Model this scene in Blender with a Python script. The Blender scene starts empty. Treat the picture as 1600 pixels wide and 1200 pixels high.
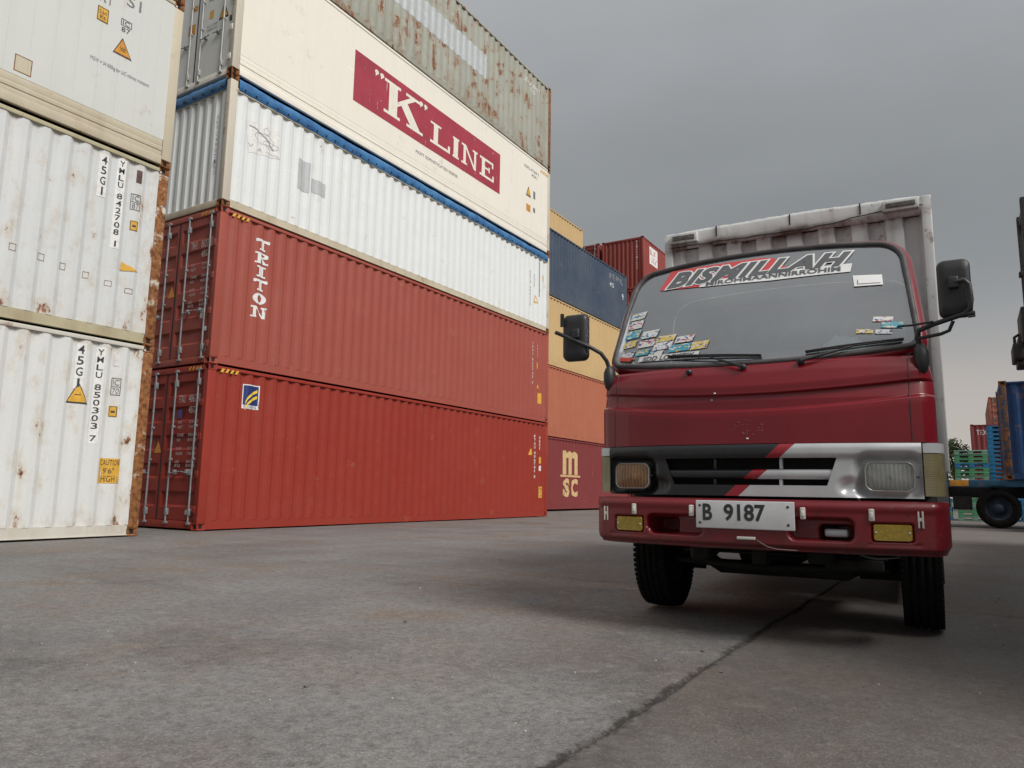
import bpy, bmesh, math, random
from mathutils import Vector, Matrix, noise
rnd = random.Random(11)
D = bpy.data
SC = bpy.context.scene
COL = SC.collection
R_ = math.radians

# ------------------------------------------------------------------ camera
cam = D.cameras.new('camera'); cam.sensor_width = 36.0; cam.lens = 25.67
cam.clip_start = 0.05; cam.clip_end = 3000
camo = D.objects.new('camera', cam); COL.objects.link(camo); SC.camera = camo
yaw, pitch, roll = R_(31.984), R_(8.359), R_(0.919)
fw = Vector((-math.sin(yaw)*math.cos(pitch), math.cos(yaw)*math.cos(pitch), math.sin(pitch)))
rt = Vector((math.cos(yaw), math.sin(yaw), 0)); up = rt.cross(fw)
r2 = rt*math.cos(roll)+up*math.sin(roll); u2 = up*math.cos(roll)-rt*math.sin(roll)
camo.matrix_world = Matrix(((r2.x, u2.x, -fw.x, 0), (r2.y, u2.y, -fw.y, 0), (r2.z, u2.z, -fw.z, 0.747), (0, 0, 0, 1)))

# ------------------------------------------------------------------ world, sun, exposure
SUN_DIR = Vector((0.76, -0.17, 0.76)).normalized()
wd = D.worlds.new('World'); SC.world = wd; wd.use_nodes = True
nt = wd.node_tree; nt.nodes.clear()
def wn(t): return nt.nodes.new(t)
wout = wn('ShaderNodeOutputWorld'); wbg = wn('ShaderNodeBackground')
sky = wn('ShaderNodeTexSky'); sky.sky_type = 'NISHITA'; sky.sun_disc = False
sky.sun_elevation = math.asin(SUN_DIR.z); sky.sun_rotation = math.atan2(SUN_DIR.x, SUN_DIR.y)
sky.dust_density = 4.0
tcw = wn('ShaderNodeTexCoord'); sepw = wn('ShaderNodeSeparateXYZ')
nt.links.new(tcw.outputs['Generated'], sepw.inputs[0])
rampw = wn('ShaderNodeValToRGB')
cr = rampw.color_ramp
SKY = [(0.0, (.178, .175, .172)), (.09, (.170, .169, .168)), (.18, (.152, .156, .158)), (.30, (.125, .132, .136)), (.42, (.136, .143, .147)), (.60, (.186, .191, .197)), (.8, (.26, .265, .272)), (1.0, (.32, .325, .332))]
cr.elements[0].position = SKY[0][0]; cr.elements[0].color = SKY[0][1]+(1,)
cr.elements[1].position = 1.0; cr.elements[1].color = SKY[-1][1]+(1,)
for pos, c in SKY[1:-1]:
    e = cr.elements.new(pos); e.color = c+(1,)
cr.interpolation = 'EASE'
nsw = wn('ShaderNodeTexNoise'); nsw.inputs['Scale'].default_value = 2.3; nsw.inputs['Detail'].default_value = 6; nsw.inputs['Roughness'].default_value = .45
mpw = wn('ShaderNodeMapping'); mpw.inputs['Scale'].default_value = (1, 1, 2.6); mpw.inputs['Location'].default_value = (3.1, .4, .2)
nt.links.new(tcw.outputs['Generated'], mpw.inputs[0]); nt.links.new(mpw.outputs[0], nsw.inputs['Vector'])
mrw = wn('ShaderNodeMapRange'); mrw.inputs['From Min'].default_value = .3; mrw.inputs['From Max'].default_value = .7
mrw.inputs['To Min'].default_value = .94; mrw.inputs['To Max'].default_value = 1.06
nt.links.new(nsw.outputs[0], mrw.inputs[0])
nsw2 = wn('ShaderNodeMath'); nsw2.operation = 'MULTIPLY_ADD'; nsw2.inputs[1].default_value = .10; 
nt.links.new(nsw.outputs[0], nsw2.inputs[0]); 
sub = wn('ShaderNodeMath'); sub.operation = 'SUBTRACT'; sub.inputs[1].default_value = .05
nt.links.new(sepw.outputs[2], sub.inputs[0]); nt.links.new(sub.outputs[0], nsw2.inputs[2])
nt.links.new(nsw2.outputs[0], rampw.inputs[0])
mulw = wn('ShaderNodeVectorMath'); mulw.operation = 'SCALE'
nt.links.new(rampw.outputs[0], mulw.inputs[0]); nt.links.new(mrw.outputs[0], mulw.inputs['Scale'])
skys = wn('ShaderNodeVectorMath'); skys.operation = 'SCALE'; skys.inputs['Scale'].default_value = .05
nt.links.new(sky.outputs[0], skys.inputs[0])
# brighter warm gap in the cloud low over the far side of the yard
dotw = wn('ShaderNodeVectorMath'); dotw.operation = 'DOT_PRODUCT'; dotw.inputs[1].default_value = (.10, .995, .0)
nt.links.new(tcw.outputs['Generated'], dotw.inputs[0])
g1 = wn('ShaderNodeMapRange'); g1.interpolation_type = 'SMOOTHSTEP'; g1.inputs[1].default_value = .70; g1.inputs[2].default_value = .99; nt.links.new(dotw.outputs['Value'], g1.inputs[0])
g2 = wn('ShaderNodeMapRange'); g2.interpolation_type = 'SMOOTHSTEP'; g2.inputs[1].default_value = .25; g2.inputs[2].default_value = .06; nt.links.new(nsw2.outputs[0], g2.inputs[0])
g3 = wn('ShaderNodeMath'); g3.operation = 'MULTIPLY'; nt.links.new(g1.outputs[0], g3.inputs[0]); nt.links.new(g2.outputs[0], g3.inputs[1])
gmx = wn('ShaderNodeMixRGB'); gmx.inputs[2].default_value = (.238, .220, .205, 1); nt.links.new(g3.outputs[0], gmx.inputs[0]); nt.links.new(mulw.outputs[0], gmx.inputs[1])
mixw = wn('ShaderNodeMixRGB'); mixw.inputs[0].default_value = .05
nt.links.new(gmx.outputs[0], mixw.inputs[1]); nt.links.new(skys.outputs[0], mixw.inputs[2])
nt.links.new(mixw.outputs[0], wbg.inputs[0]); wbg.inputs[1].default_value = 1.0
nt.links.new(wbg.outputs[0], wout.inputs[0])
sl = D.lights.new('sun', 'SUN'); sl.energy = 1.5; sl.angle = R_(26); sl.color = (1, .965, .91)
slo = D.objects.new('sun', sl); COL.objects.link(slo)
slo.rotation_euler = (-SUN_DIR).to_track_quat('-Z', 'Y').to_euler(); slo.location = (20, -10, 30)
vs = SC.view_settings
vs.view_transform = 'Standard'; vs.look = 'None'; vs.gamma = 1.0; vs.exposure = 1.12; vs.use_curve_mapping = False
SC.render.engine = 'CYCLES'

# ------------------------------------------------------------------ helpers
class MB:
    """collects geometry for ONE mesh"""
    def __init__(s): s.v = []; s.f = []; s.m = []; s.sm = []
    def face(s, idx, m=0, smooth=False): s.f.append(tuple(idx)); s.m.append(m); s.sm.append(smooth)
    def poly(s, pts, m=0, smooth=False):
        b = len(s.v); s.v += [tuple(p) for p in pts]; s.face(range(b, b+len(pts)), m, smooth)
    def box(s, a, c, m=0, M=None):
        x0, y0, z0 = a; x1, y1, z1 = c
        P = [(x0,y0,z0),(x1,y0,z0),(x1,y1,z0),(x0,y1,z0),(x0,y0,z1),(x1,y0,z1),(x1,y1,z1),(x0,y1,z1)]
        if M is not None: P = [tuple(M @ Vector(p)) for p in P]
        b = len(s.v); s.v += P
        for q in ((3,2,1,0),(4,5,6,7),(0,1,5,4),(1,2,6,5),(2,3,7,6),(3,0,4,7)): s.face([b+i for i in q], m)
    def cbox(s, a, c, e=.01, m=0, M=None):
        """box with chamfered edges"""
        bm = bmesh.new(); bmesh.ops.create_cube(bm, size=1)
        for v in bm.verts:
            v.co = Vector([(a[i]+c[i])/2 + v.co[i]*(c[i]-a[i]) for i in range(3)])
        bmesh.ops.bevel(bm, geom=bm.edges[:], offset=e, segments=2, affect='EDGES', profile=.6)
        s.addbm(bm, m, M, True)
    def addbm(s, bm, m=0, M=None, smooth=False):
        bm.verts.index_update(); b = len(s.v)
        s.v += [tuple(M @ v.co) if M is not None else tuple(v.co) for v in bm.verts]
        for f in bm.faces: s.face([b+v.index for v in f.verts], m, smooth)
        bm.free()
    def grid(s, rows, m=0, smooth=True, closed=False, flip=False):
        b = len(s.v); n = len(rows[0])
        for r in rows: s.v += [tuple(p) for p in r]
        for i in range(len(rows)-1):
            for j in range(n if closed else n-1):
                k = (j+1) % n
                q = [b+i*n+j, b+i*n+k, b+(i+1)*n+k, b+(i+1)*n+j]
                if flip: q.reverse()
                s.face(q, m, smooth)
    def tube(s, path, r, n=8, m=0, cap=True):
        P = [Vector(p) for p in path]; rr = r if isinstance(r, (list, tuple)) else [r]*len(P)
        rows = []; prev = None
        for i, p in enumerate(P):
            t = (P[min(i+1, len(P)-1)]-P[max(i-1, 0)]).normalized()
            if prev is None:
                a = t.cross(Vector((0, 0, 1)))
                if a.length < .1: a = t.cross(Vector((0, 1, 0)))
            else: a = prev - t*prev.dot(t)
            a.normalize(); prev = a; bb = t.cross(a)
            rows.append([p+a*rr[i]*math.cos(2*math.pi*k/n)+bb*rr[i]*math.sin(2*math.pi*k/n) for k in range(n)])
        s.grid(rows, m, True, True)
        if cap:
            s.poly(list(reversed(rows[0])), m); s.poly(rows[-1], m)
    def lathe(s, prof, axis='X', c=(0,0,0), n=40, m=0, smooth=True):
        """prof: list of (along axis, radius)"""
        rows = []
        for a, r in prof:
            row = []
            for k in range(n):
                t = 2*math.pi*k/n; u, w = r*math.cos(t), r*math.sin(t)
                if axis == 'X': row.append((c[0]+a, c[1]+u, c[2]+w))
                elif axis == 'Y': row.append((c[0]+u, c[1]+a, c[2]+w))
                else: row.append((c[0]+u, c[1]+w, c[2]+a))
            rows.append(row)
        s.grid(rows, m, smooth, True)
    def mesh(s, name):
        me = D.meshes.new(name); me.from_pydata(s.v, [], s.f)
        me.polygons.foreach_set('material_index', s.m); me.polygons.foreach_set('use_smooth', s.sm)
        me.update(); return me
    def build(s, name, mats, parent=None, fix=False):
        me = s.mesh(name)
        if fix:
            bm = bmesh.new(); bm.from_mesh(me); bmesh.ops.recalc_face_normals(bm, faces=bm.faces[:]); bm.to_mesh(me); bm.free()
        return link(name, me, mats, parent)
def link(name, me, mats, parent=None):
    o = D.objects.new(name, me); COL.objects.link(o)
    if not isinstance(mats, (list, tuple)): mats = [mats]
    if len(me.materials) == 0:
        for m in mats: me.materials.append(m)
    for i, m in enumerate(mats):
        if me.materials[i] is not m:
            o.material_slots[i].link = 'OBJECT'; o.material_slots[i].material = m
    if parent: o.parent = parent
    return o
def thing(name, label, cat, loc=(0,0,0), rz=0, group=None):
    o = D.objects.new(name, None); COL.objects.link(o); o.empty_display_size = .3
    o.location = loc; o.rotation_euler = (0, 0, rz); tag(o, label, cat, group); return o
def tag(o, label, cat, group=None):
    o['label'] = label; o['category'] = cat
    if group: o['group'] = group
    return o
def sm(a, b, x):
    if a == b: return float(x > a)
    t = min(1, max(0, (x-a)/(b-a))); return t*t*(3-2*t)
def lerp(x, xs, ys):
    if x <= xs[0]: return ys[0]
    for i in range(len(xs)-1):
        if x <= xs[i+1]: return ys[i]+(ys[i+1]-ys[i])*(x-xs[i])/(xs[i+1]-xs[i])
    return ys[-1]

# ------------------------------------------------------------------ materials
class NT:
    def __init__(s, name):
        s.mat = D.materials.new(name); s.mat.use_nodes = True; s.t = s.mat.node_tree; s.t.nodes.clear()
        s.out = s.n('ShaderNodeOutputMaterial'); s.b = s.n('ShaderNodeBsdfPrincipled'); s.l(s.b.outputs[0], s.out.inputs[0])
        s.tc = s.n('ShaderNodeTexCoord')
    def n(s, t): return s.t.nodes.new(t)
    def l(s, a, b): s.t.links.new(a, b)
    def noise(s, scale, detail=4, rough=.55, stretch=None, loc=None, coord='Object'):
        t = s.n('ShaderNodeTexNoise'); t.inputs['Scale'].default_value = scale; t.inputs['Detail'].default_value = detail; t.inputs['Roughness'].default_value = rough
        src = s.tc.outputs[coord]
        if stretch or loc:
            mp = s.n('ShaderNodeMapping')
            if stretch: mp.inputs['Scale'].default_value = stretch
            if loc: mp.inputs['Location'].default_value = loc
            s.l(src, mp.inputs[0]); src = mp.outputs[0]
        s.l(src, t.inputs['Vector']); return t.outputs[0]
    def rng(s, v, a, b, c=0., d=1.):
        t = s.n('ShaderNodeMapRange'); t.inputs[1].default_value = a; t.inputs[2].default_value = b; t.inputs[3].default_value = c; t.inputs[4].default_value = d
        s.l(v, t.inputs[0]); return t.outputs[0]
    def mix(s, f, a, b, mode='MIX'):
        t = s.n('ShaderNodeMixRGB'); t.blend_type = mode
        for i, v in ((0, f), (1, a), (2, b)):
            if isinstance(v, (int, float)): t.inputs[i].default_value = v
            elif isinstance(v, tuple): t.inputs[i].default_value = (v+(1,))[:4]
            else: s.l(v, t.inputs[i])
        return t.outputs[0]
    def math(s, op, a, b=None, c=None):
        t = s.n('ShaderNodeMath'); t.operation = op
        for i, v in enumerate((a, b, c)):
            if v is None: continue
            if isinstance(v, (int, float)): t.inputs[i].default_value = v
            else: s.l(v, t.inputs[i])
        return t.outputs[0]
    def bump(s, h, strength=.2, dist=.01):
        t = s.n('ShaderNodeBump'); t.inputs['Strength'].default_value = strength; t.inputs['Distance'].default_value = dist
        s.l(h, t.inputs['Height']); s.l(t.outputs[0], s.b.inputs['Normal'])
    def sepobj(s):
        t = s.n('ShaderNodeSeparateXYZ'); s.l(s.tc.outputs['Object'], t.inputs[0]); return t.outputs
    def col(s, v):
        if isinstance(v, tuple): s.b.inputs['Base Color'].default_value = v+(1,)
        else: s.l(v, s.b.inputs['Base Color'])
    def set(s, **k):
        for a, v in k.items():
            i = s.b.inputs[a.replace('_', ' ')]
            if isinstance(v, (int, float)): i.default_value = v
            elif isinstance(v, tuple): i.default_value = v
            else: s.l(v, i)
        return s
def sc(c, k): return tuple(min(1, x*k) for x in c)
def simple(name, c, rough=.5, metal=0., var=.18, scale=6., coat=0., spec=.5, bump=0., wear=0.):
    t = NT(name); n = t.noise(scale, 5)
    t.col(t.mix(t.rng(n, .3, .7), sc(c, 1-var), sc(c, 1+var)))
    t.set(Roughness=t.rng(t.noise(scale*2.3, 4), .3, .7, max(.02, rough-.08), min(1, rough+.1)), Metallic=metal, Coat_Weight=coat)
    t.b.inputs['Specular IOR Level'].default_value = spec
    if wear: t.set(Alpha=t.math('MULTIPLY', t.rng(t.noise(7, 9, .78), .30+wear*.14, .34+wear*.14), t.rng(t.noise(1., 6, .65, stretch=(14, 14, 2.)), .28+wear*.1, .34+wear*.1)))
    if bump: t.bump(t.noise(scale*8, 4), bump, .004)
    return t.mat
RUST_D, RUST_L = (.075, .028, .014), (.30, .115, .045)
def cpaint(name, c, fade=None, fadeamt=.5, rust=.0, streak=.25, dirt=(.16, .13, .10), dirtamt=.25, rough=.5, seed=0., edge=0.):
    """container paint: faded patches, vertical grime, rust spots and runs"""
    t = NT(name); fade = fade or sc(c, 1.25); L = (seed, seed*1.7, seed*.6)
    col = t.mix(t.rng(t.noise(.55, 5, .6, loc=L), .35, .7, 0, fadeamt), c, fade)
    st = t.rng(t.noise(1., 5, .6, stretch=(5, 5, .35), loc=L), .48, .78, 0, streak)
    col = t.mix(st, col, dirt)
    scu = t.math('MULTIPLY', t.rng(t.noise(1., 5, .6, stretch=(2, 1.1, 24), loc=L), .66, .72), t.rng(t.noise(1.1, 4, loc=L), .50, .62, 0, .55))
    col = t.mix(scu, col, sc(fade, 1.25))
    fine = t.rng(t.noise(38, 3, .6), .35, .75, 0, .16)
    col = t.mix(fine, col, sc(c, .72))
    if dirtamt:
        z = t.sepobj()[2]
        low = t.math('MULTIPLY', t.rng(z, .75, .1, 0, 1), t.rng(t.noise(2.2, 5, loc=L), .38, .7, 0, dirtamt))
        col = t.mix(low, col, dirt)
    if rust > 0:
        n = t.noise(2.6, 9, .68, loc=L); n2 = t.noise(1., 6, .6, stretch=(9, 9, 1.1), loc=L)
        m = t.math('MULTIPLY', t.rng(n, .70-rust*.16, .73-rust*.14), t.rng(n2, .42, .60))
        halo = t.math('MULTIPLY', t.rng(n, .62-rust*.16, .74-rust*.14, 0, .45), t.rng(n2, .36, .6))
        rc = t.mix(t.rng(t.noise(17, 5), .35, .65), RUST_D, RUST_L)
        col = t.mix(halo, col, (.42, .25, .13)); col = t.mix(m, col, rc)
    if edge:
        o_ = t.sepobj(); ay = t.math('ABSOLUTE', o_[1])
        near_ = t.math('MAXIMUM', t.rng(ay, 5.55, 6.05), t.math('MAXIMUM', t.rng(o_[2], .42, .10), t.rng(o_[2], 2.62, 2.86)))
        e1 = t.rng(t.math('ADD', t.noise(4.2, 8, .68, stretch=(1, 1, .55), loc=L), t.math('MULTIPLY', near_, .17*edge)), .66, .71)
        e2 = t.rng(t.math('ADD', t.noise(4.2, 8, .68, stretch=(1, 1, .55), loc=L), t.math('MULTIPLY', near_, .17*edge)), .52, .72, 0, .5)
        col = t.mix(e2, col, (.46, .34, .20)); col = t.mix(e1, col, t.mix(t.rng(t.noise(19, 5), .35, .65), RUST_D, RUST_L))
    t.col(col); t.set(Roughness=t.rng(t.noise(5, 4), .3, .7, rough-.08, rough+.12))
    t.b.inputs['Specular IOR Level'].default_value = .26
    t.bump(t.noise(9, 6, .6), .12, .006)
    return t.mat
def rusty(name, c, amt=.5, seed=0.):
    t = NT(name); L = (seed, 1.3*seed, .4)
    n = t.noise(4.5, 9, .7, loc=L)
    rc = t.mix(t.rng(t.noise(13, 6, .65, loc=L), .32, .68), (.10, .035, .014), (.37, .165, .066))
    t.col(t.mix(t.rng(n, .62-amt*.4, .72-amt*.4), c, rc)); t.set(Roughness=.85)
    t.b.inputs['Specular IOR Level'].default_value = .2
    t.bump(t.noise(22, 7, .7), .5, .008); return t.mat

M = {}
M['casting'] = simple('casting_steel', (.10, .06, .05), .8, var=.4, scale=14, bump=.3)
M['dark'] = simple('dark_void', (.012, .011, .011), .9)
M['underside'] = simple('underside_steel', (.03, .03, .03), .85, var=.4)
M['white_print'] = simple('white_print', (.74, .74, .73), .6, var=.12, scale=16, wear=0.25)
M['pale_print'] = simple('pale_print', (.66, .62, .61), .6, var=.2, scale=20, wear=0.32)
M['black_print'] = simple('black_print', (.035, .035, .04), .6, var=.3, scale=16, wear=0.23)
M['grey_print'] = simple('grey_print', (.17, .17, .18), .6, var=.25, scale=20, wear=0.27)
M['yellow_label'] = simple('yellow_label', (.66, .37, .045), .55, var=.15, scale=9, wear=0.20)
M['orange_label'] = simple('orange_label', (.60, .27, .03), .55, var=.2, scale=9, wear=0.20)
M['rod'] = simple('galvanised_rod', (.30, .32, .33), .45, metal=.35, var=.2, scale=12)
M['gasket_black'] = simple('door_gasket', (.015, .014, .014), .7)

# ------------------------------------------------------------------ ground
def gh(x, y):
    h = -.012 + .010*noise.noise((x*.35, y*.35, 0)) + .004*noise.noise((x*1.7, y*1.7, 3.))
    if abs(x) < 9 and abs(y) < 12:
        h += .0016*noise.noise((x*9, y*9, 1.))
        xc = -1.045 + .022*noise.noise((y*1.6, 7., 0)) + .009*noise.noise((y*4.3, 2., 0))
        wdt = .012+.010*(noise.noise((y*3.1, 1., 5.))+.5)
        d = abs(x-xc)
        if d < .08: h -= .011*(1-sm(wdt*.2, wdt*.75, d))
        yc = 5.9+.02*noise.noise((x*2., 9., 0)); d = abs(y-yc)
        if d < .08: h -= .016*(1-sm(.006, .022, d))
    return min(h, -.001)
def axis_pts(segs):
    out = []
    for a, b, st in segs:
        n = max(1, int(round((b-a)/st))); out += [a+(b-a)*i/n for i in range(n)]
    return out+[segs[-1][1]]
gx = axis_pts([(-600, -100, 125), (-100, -30, 17), (-30, -10, 2.), (-10, -4, .25), (-4, -1.25, .05), (-1.25, -.85, .008), (-.85, 1.5, .05), (1.5, 5, .3), (5, 30, 2.5), (30, 100, 17), (100, 600, 125)])
gy = axis_pts([(-400, -50, 80), (-50, -6, 5), (-6, .6, .4), (.6, 3.4, .028), (3.4, 6.5, .05), (6.5, 12, .25), (12, 40, 2), (40, 120, 16), (120, 1200, 180)])
g = MB(); g.grid([[(x, y, gh(x, y)) for x in gx] for y in gy], 0, True)
t = NT('yard_concrete')
sx, sy, sz = t.sepobj()
big = t.noise(.33, 7, .6, stretch=(1, .55, 1)); mid = t.noise(1.35, 8, .62, stretch=(1., .6, 1), loc=(4, 2, 0)); fine = t.noise(26, 6, .7); grit = t.noise(120, 3, .6)
streaks = t.noise(.9, 6, .6, stretch=(.35, 1.5, 1), loc=(3, 1, 0))
col = t.mix(t.rng(big, .34, .66), (.126, .123, .122), (.208, .206, .204))
col = t.mix(t.rng(mid, .42, .68, 0, .7), col, (.25, .245, .238))
col = t.mix(t.rng(streaks, .50, .70, 0, .5), col, (.095, .089, .087))
brown = t.math('MULTIPLY', t.rng(t.noise(.55, 6, .62, loc=(9.3, 1.2, 3)), .43, .60), t.rng(t.noise(2.6, 7, .62, loc=(2, 7, 1)), .36, .62))
col = t.mix(t.math('MULTIPLY', brown, .72), col, (.205, .138, .095))
oil = t.math('MULTIPLY', t.rng(t.noise(.8, 7, .64, loc=(1.7, 8.4, 2)), .55, .68), t.rng(t.noise(5., 6, .6), .34, .62))
col = t.mix(t.math('MULTIPLY', oil, .6), col, (.05, .047, .046))
col = t.mix(t.rng(fine, .42, .66, 0, .62), col, (.070, .066, .064))
col = t.mix(t.rng(t.noise(74, 5, .72), .50, .66, 0, .55), col, (.058, .054, .052))
col = t.mix(t.rng(t.noise(11, 7, .7, loc=(5, 5, 0)), .54, .68, 0, .5), col, (.26, .252, .243))
col = t.mix(t.rng(grit, .52, .74, 0, .7), col, (.36, .35, .335))
pit = t.rng(t.noise(58, 3, .6), .62, .76, 0, .4)
col = t.mix(pit, col, (.04, .037, .036))
# dirt packed in the joint between the two pours (dark, with its own ragged edge)
wob = t.math('MULTIPLY_ADD', t.noise(4.2, 8, .72), .07, -.035)
dx = t.math('ABSOLUTE', t.math('ADD', t.math('ADD', sx, 1.045), wob))
dxr = t.math('ADD', dx, t.math('MULTIPLY_ADD', t.noise(24, 8, .78), .13, -.065))
seam = t.math('MULTIPLY', t.rng(dxr, .030, .008), t.rng(t.noise(9, 7, .75, loc=(7, 3, 1)), .30, .48))
seam = t.math('MULTIPLY', seam, t.rng(sy, 5.2, 2.6, .65, 1.0))
band = t.math('MULTIPLY', t.rng(t.math('ABSOLUTE', t.math('SUBTRACT', t.math('ADD', sx, wob), -.98)), .17, .02), t.math('MULTIPLY', t.rng(sy, 3.2, 1.7), t.rng(t.noise(9, 7, .7), .36, .60)))
SEAM, BAND = seam, band
# right of the joint: browner, with the shade of that side painted in
brown_shade = t.rng(sx, -1.08, -1.02, 0, 1)
col = t.mix(t.math('MULTIPLY', brown_shade, .45), col, (.105, .084, .069))
col = t.mix(t.math('MULTIPLY', BAND, .7), col, (.045, .041, .039))
col = t.mix(t.math('MULTIPLY', SEAM, .85), col, (.018, .016, .015))
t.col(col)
t.set(Roughness=t.rng(mid, .3, .7, .62, .88)); t.b.inputs['Specular IOR Level'].default_value = .32
hh = t.math('ADD', t.math('MULTIPLY', fine, .6), t.math('ADD', t.math('MULTIPLY', grit, .35), t.math('MULTIPLY', mid, .8)))
hh = t.math('SUBTRACT', hh, t.math('MULTIPLY', pit, .3))
t.bump(hh, .85, .014)
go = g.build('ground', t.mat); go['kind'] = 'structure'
# scattered grit and chips
g = MB()
for i in range(520):
    y = .9+7.5*rnd.random()**1.4; x = -4.5+6*rnd.random()
    r = rnd.uniform(.0018, .006) if rnd.random() < .93 else rnd.uniform(.007, .013)
    bm = bmesh.new(); bmesh.ops.create_icosphere(bm, subdivisions=1, radius=r)
    for v in bm.verts: v.co *= rnd.uniform(.65, 1.25); v.co.z *= .6
    g.addbm(bm, 0 if rnd.random() < .75 else 1, Matrix.Translation((x, y, gh(x, y)+r*.3)))
go = g.build('gravel', [simple('grit_grey', (.13, .125, .12), .9), simple('grit_pale', (.4, .39, .37), .8)])
go['kind'] = 'stuff'; go['label'] = 'loose grit and small stone chips scattered on the yard'; go['category'] = 'gravel'

# ------------------------------------------------------------------ lettering
BF = {}
def text2d(s, size=1., bold=0., shear=0., align='LEFT', line=1., space=1.):
    key = (s, bold, shear, align, line, space)
    if key not in BF:
        cu = D.curves.new('lettering', 'FONT'); cu.body = s; cu.size = 1; cu.offset = bold; cu.shear = shear
        cu.align_x = align; cu.space_line = line; cu.space_character = space; cu.resolution_u = 3; cu.fill_mode = 'FRONT'
        o = D.objects.new('lettering', cu); COL.objects.link(o)
        dg = bpy.context.evaluated_depsgraph_get(); dg.update()
        me = D.meshes.new_from_object(o.evaluated_get(dg))
        BF[key] = ([(v.co.x, v.co.y) for v in me.vertices], [tuple(p.vertices) for p in me.polygons])
        D.objects.remove(o); D.curves.remove(cu); D.meshes.remove(me)
    V, F = BF[key]
    return [(x*size, y*size) for x, y in V], list(F)
def fit2d(vf, u0, v0, u1, v1):
    V, F = vf
    xs = [p[0] for p in V]; ys = [p[1] for p in V]
    ax, bx = min(xs), max(xs); ay, by = min(ys), max(ys)
    return [(u0+(x-ax)/(bx-ax)*(u1-u0), v0+(y-ay)/(by-ay)*(v1-v0)) for x, y in V], F
def rect2d(u0, v0, u1, v1): return [(u0, v0), (u1, v0), (u1, v1), (u0, v1)], [(0, 1, 2, 3)]
def poly2d(pts): return list(pts), [tuple(range(len(pts)))]
def join2d(parts):
    V, F = [], []
    for v, f in parts:
        b = len(V); V += v; F += [tuple(b+i for i in q) for q in f]
    return V, F
def ring2d(cx, cy, ru, rv, wu, wv, n=28, a0=0, a1=2*math.pi):
    V, F = [], []
    full = abs(a1-a0-2*math.pi) < 1e-6
    k = n if full else n+1
    for i in range(k):
        a = a0+(a1-a0)*i/n; c, s_ = math.cos(a), math.sin(a)
        V += [(cx+ru*c, cy+rv*s_), (cx+(ru-wu)*c, cy+(rv-wv)*s_)]
    for i in range(n):
        j = (i+1) % k; F.append((2*i, 2*i+1, 2*j+1, 2*j))
    return V, F
def frame2d(u0, v0, u1, v1, w):
    return join2d([rect2d(u0, v0, u1, v0+w), rect2d(u0, v1-w, u1, v1), rect2d(u0, v0+w, u0+w, v1-w), rect2d(u1-w, v0+w, u1, v1-w)])
def tri2d(cx, cy, w, h, skew=0): return poly2d([(cx-w/2, cy-h/2), (cx+w/2, cy-h/2), (cx+skew, cy+h/2)])
# slab-serif capitals in a unit box, pieces butt or overlap by a hair's depth only
def serif(ch, s=.17, t=.09):
    P = []
    if ch == 'T':
        P = [rect2d(.0, 1-t*1.5, 1, 1), rect2d(0, .72, t, 1-t*1.5), rect2d(1-t, .72, 1, 1-t*1.5), rect2d(.5-s/2, t, .5+s/2, 1-t*1.5), rect2d(.25, 0, .75, t)]
    elif ch == 'I': P = [rect2d(.1, 0, .9, t), rect2d(.5-s*.8, t, .5+s*.8, 1-t), rect2d(.1, 1-t, .9, 1)]
    elif ch == 'L': P = [rect2d(.0, 0, 1, t*1.2), rect2d(.16, t*1.2, .16+s, 1-t), rect2d(0, 1-t, .52, 1), rect2d(1-t, t*1.2, 1, .34)]
    elif ch == 'E':
        P = [rect2d(0, 0, 1, t*1.2), rect2d(0, 1-t*1.2, .95, 1), rect2d(.14, t*1.2, .14+s, 1-t*1.2), rect2d(.14+s, .46, .62, .46+t), rect2d(.62, .36, .62+t*.8, .65), rect2d(1-t, t*1.2, 1, .32), rect2d(.95-t, .70, .95, 1-t*1.2)]
    elif ch == 'N':
        P = [rect2d(0, 0, .34, t), rect2d(.12, t, .12+s*.7, 1-t), rect2d(0, 1-t, .12+s*.7, 1), rect2d(.70, 1-t, 1.02, 1), rect2d(.80, 0, .80+s*.6, 1-t),
             poly2d([(.12+s*.7, 1), (.12+s*.7, .80), (.80, 0), (.80, .20)])]
    elif ch == 'R':
        P = [rect2d(0, 0, .45, t), rect2d(.14, t, .14+s, 1), rect2d(0, 1-t, .14, 1), ring2d(.14+s+.2, .745, .42, .255, s, t*1.1, 14, -math.pi/2, math.pi/2), rect2d(.14+s, 1-t*1.1, .14+s+.2, 1), rect2d(.14+s, .49, .14+s+.2, .49+t*1.1),
             poly2d([(.40, .49), (.58, .49), (.86, t), (.64, t)]), rect2d(.62, 0, 1.0, t)]
    elif ch == 'O': P = [ring2d(.5, .5, .5, .52, s*1.15, t*1.2, 30)]
    elif ch == 'K':
        P = [rect2d(0, 0, .42, t), rect2d(.12, t, .12+s, 1-t), rect2d(0, 1-t, .42, 1), rect2d(.56, 1-t, .98, 1), rect2d(.60, 0, 1.06, t),
             poly2d([(.12+s, .38), (.12+s, .52), (.68, 1-t), (.82, 1-t)])]
        x0, kx, ky = .12+s, .82-.12-s, 1-t-.38
        P.append(poly2d([(x0+.22*kx, .38+.22*ky), (x0+.56*kx, .38+.56*ky), (.97, t), (.70, t)]))
    return join2d(P)

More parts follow.
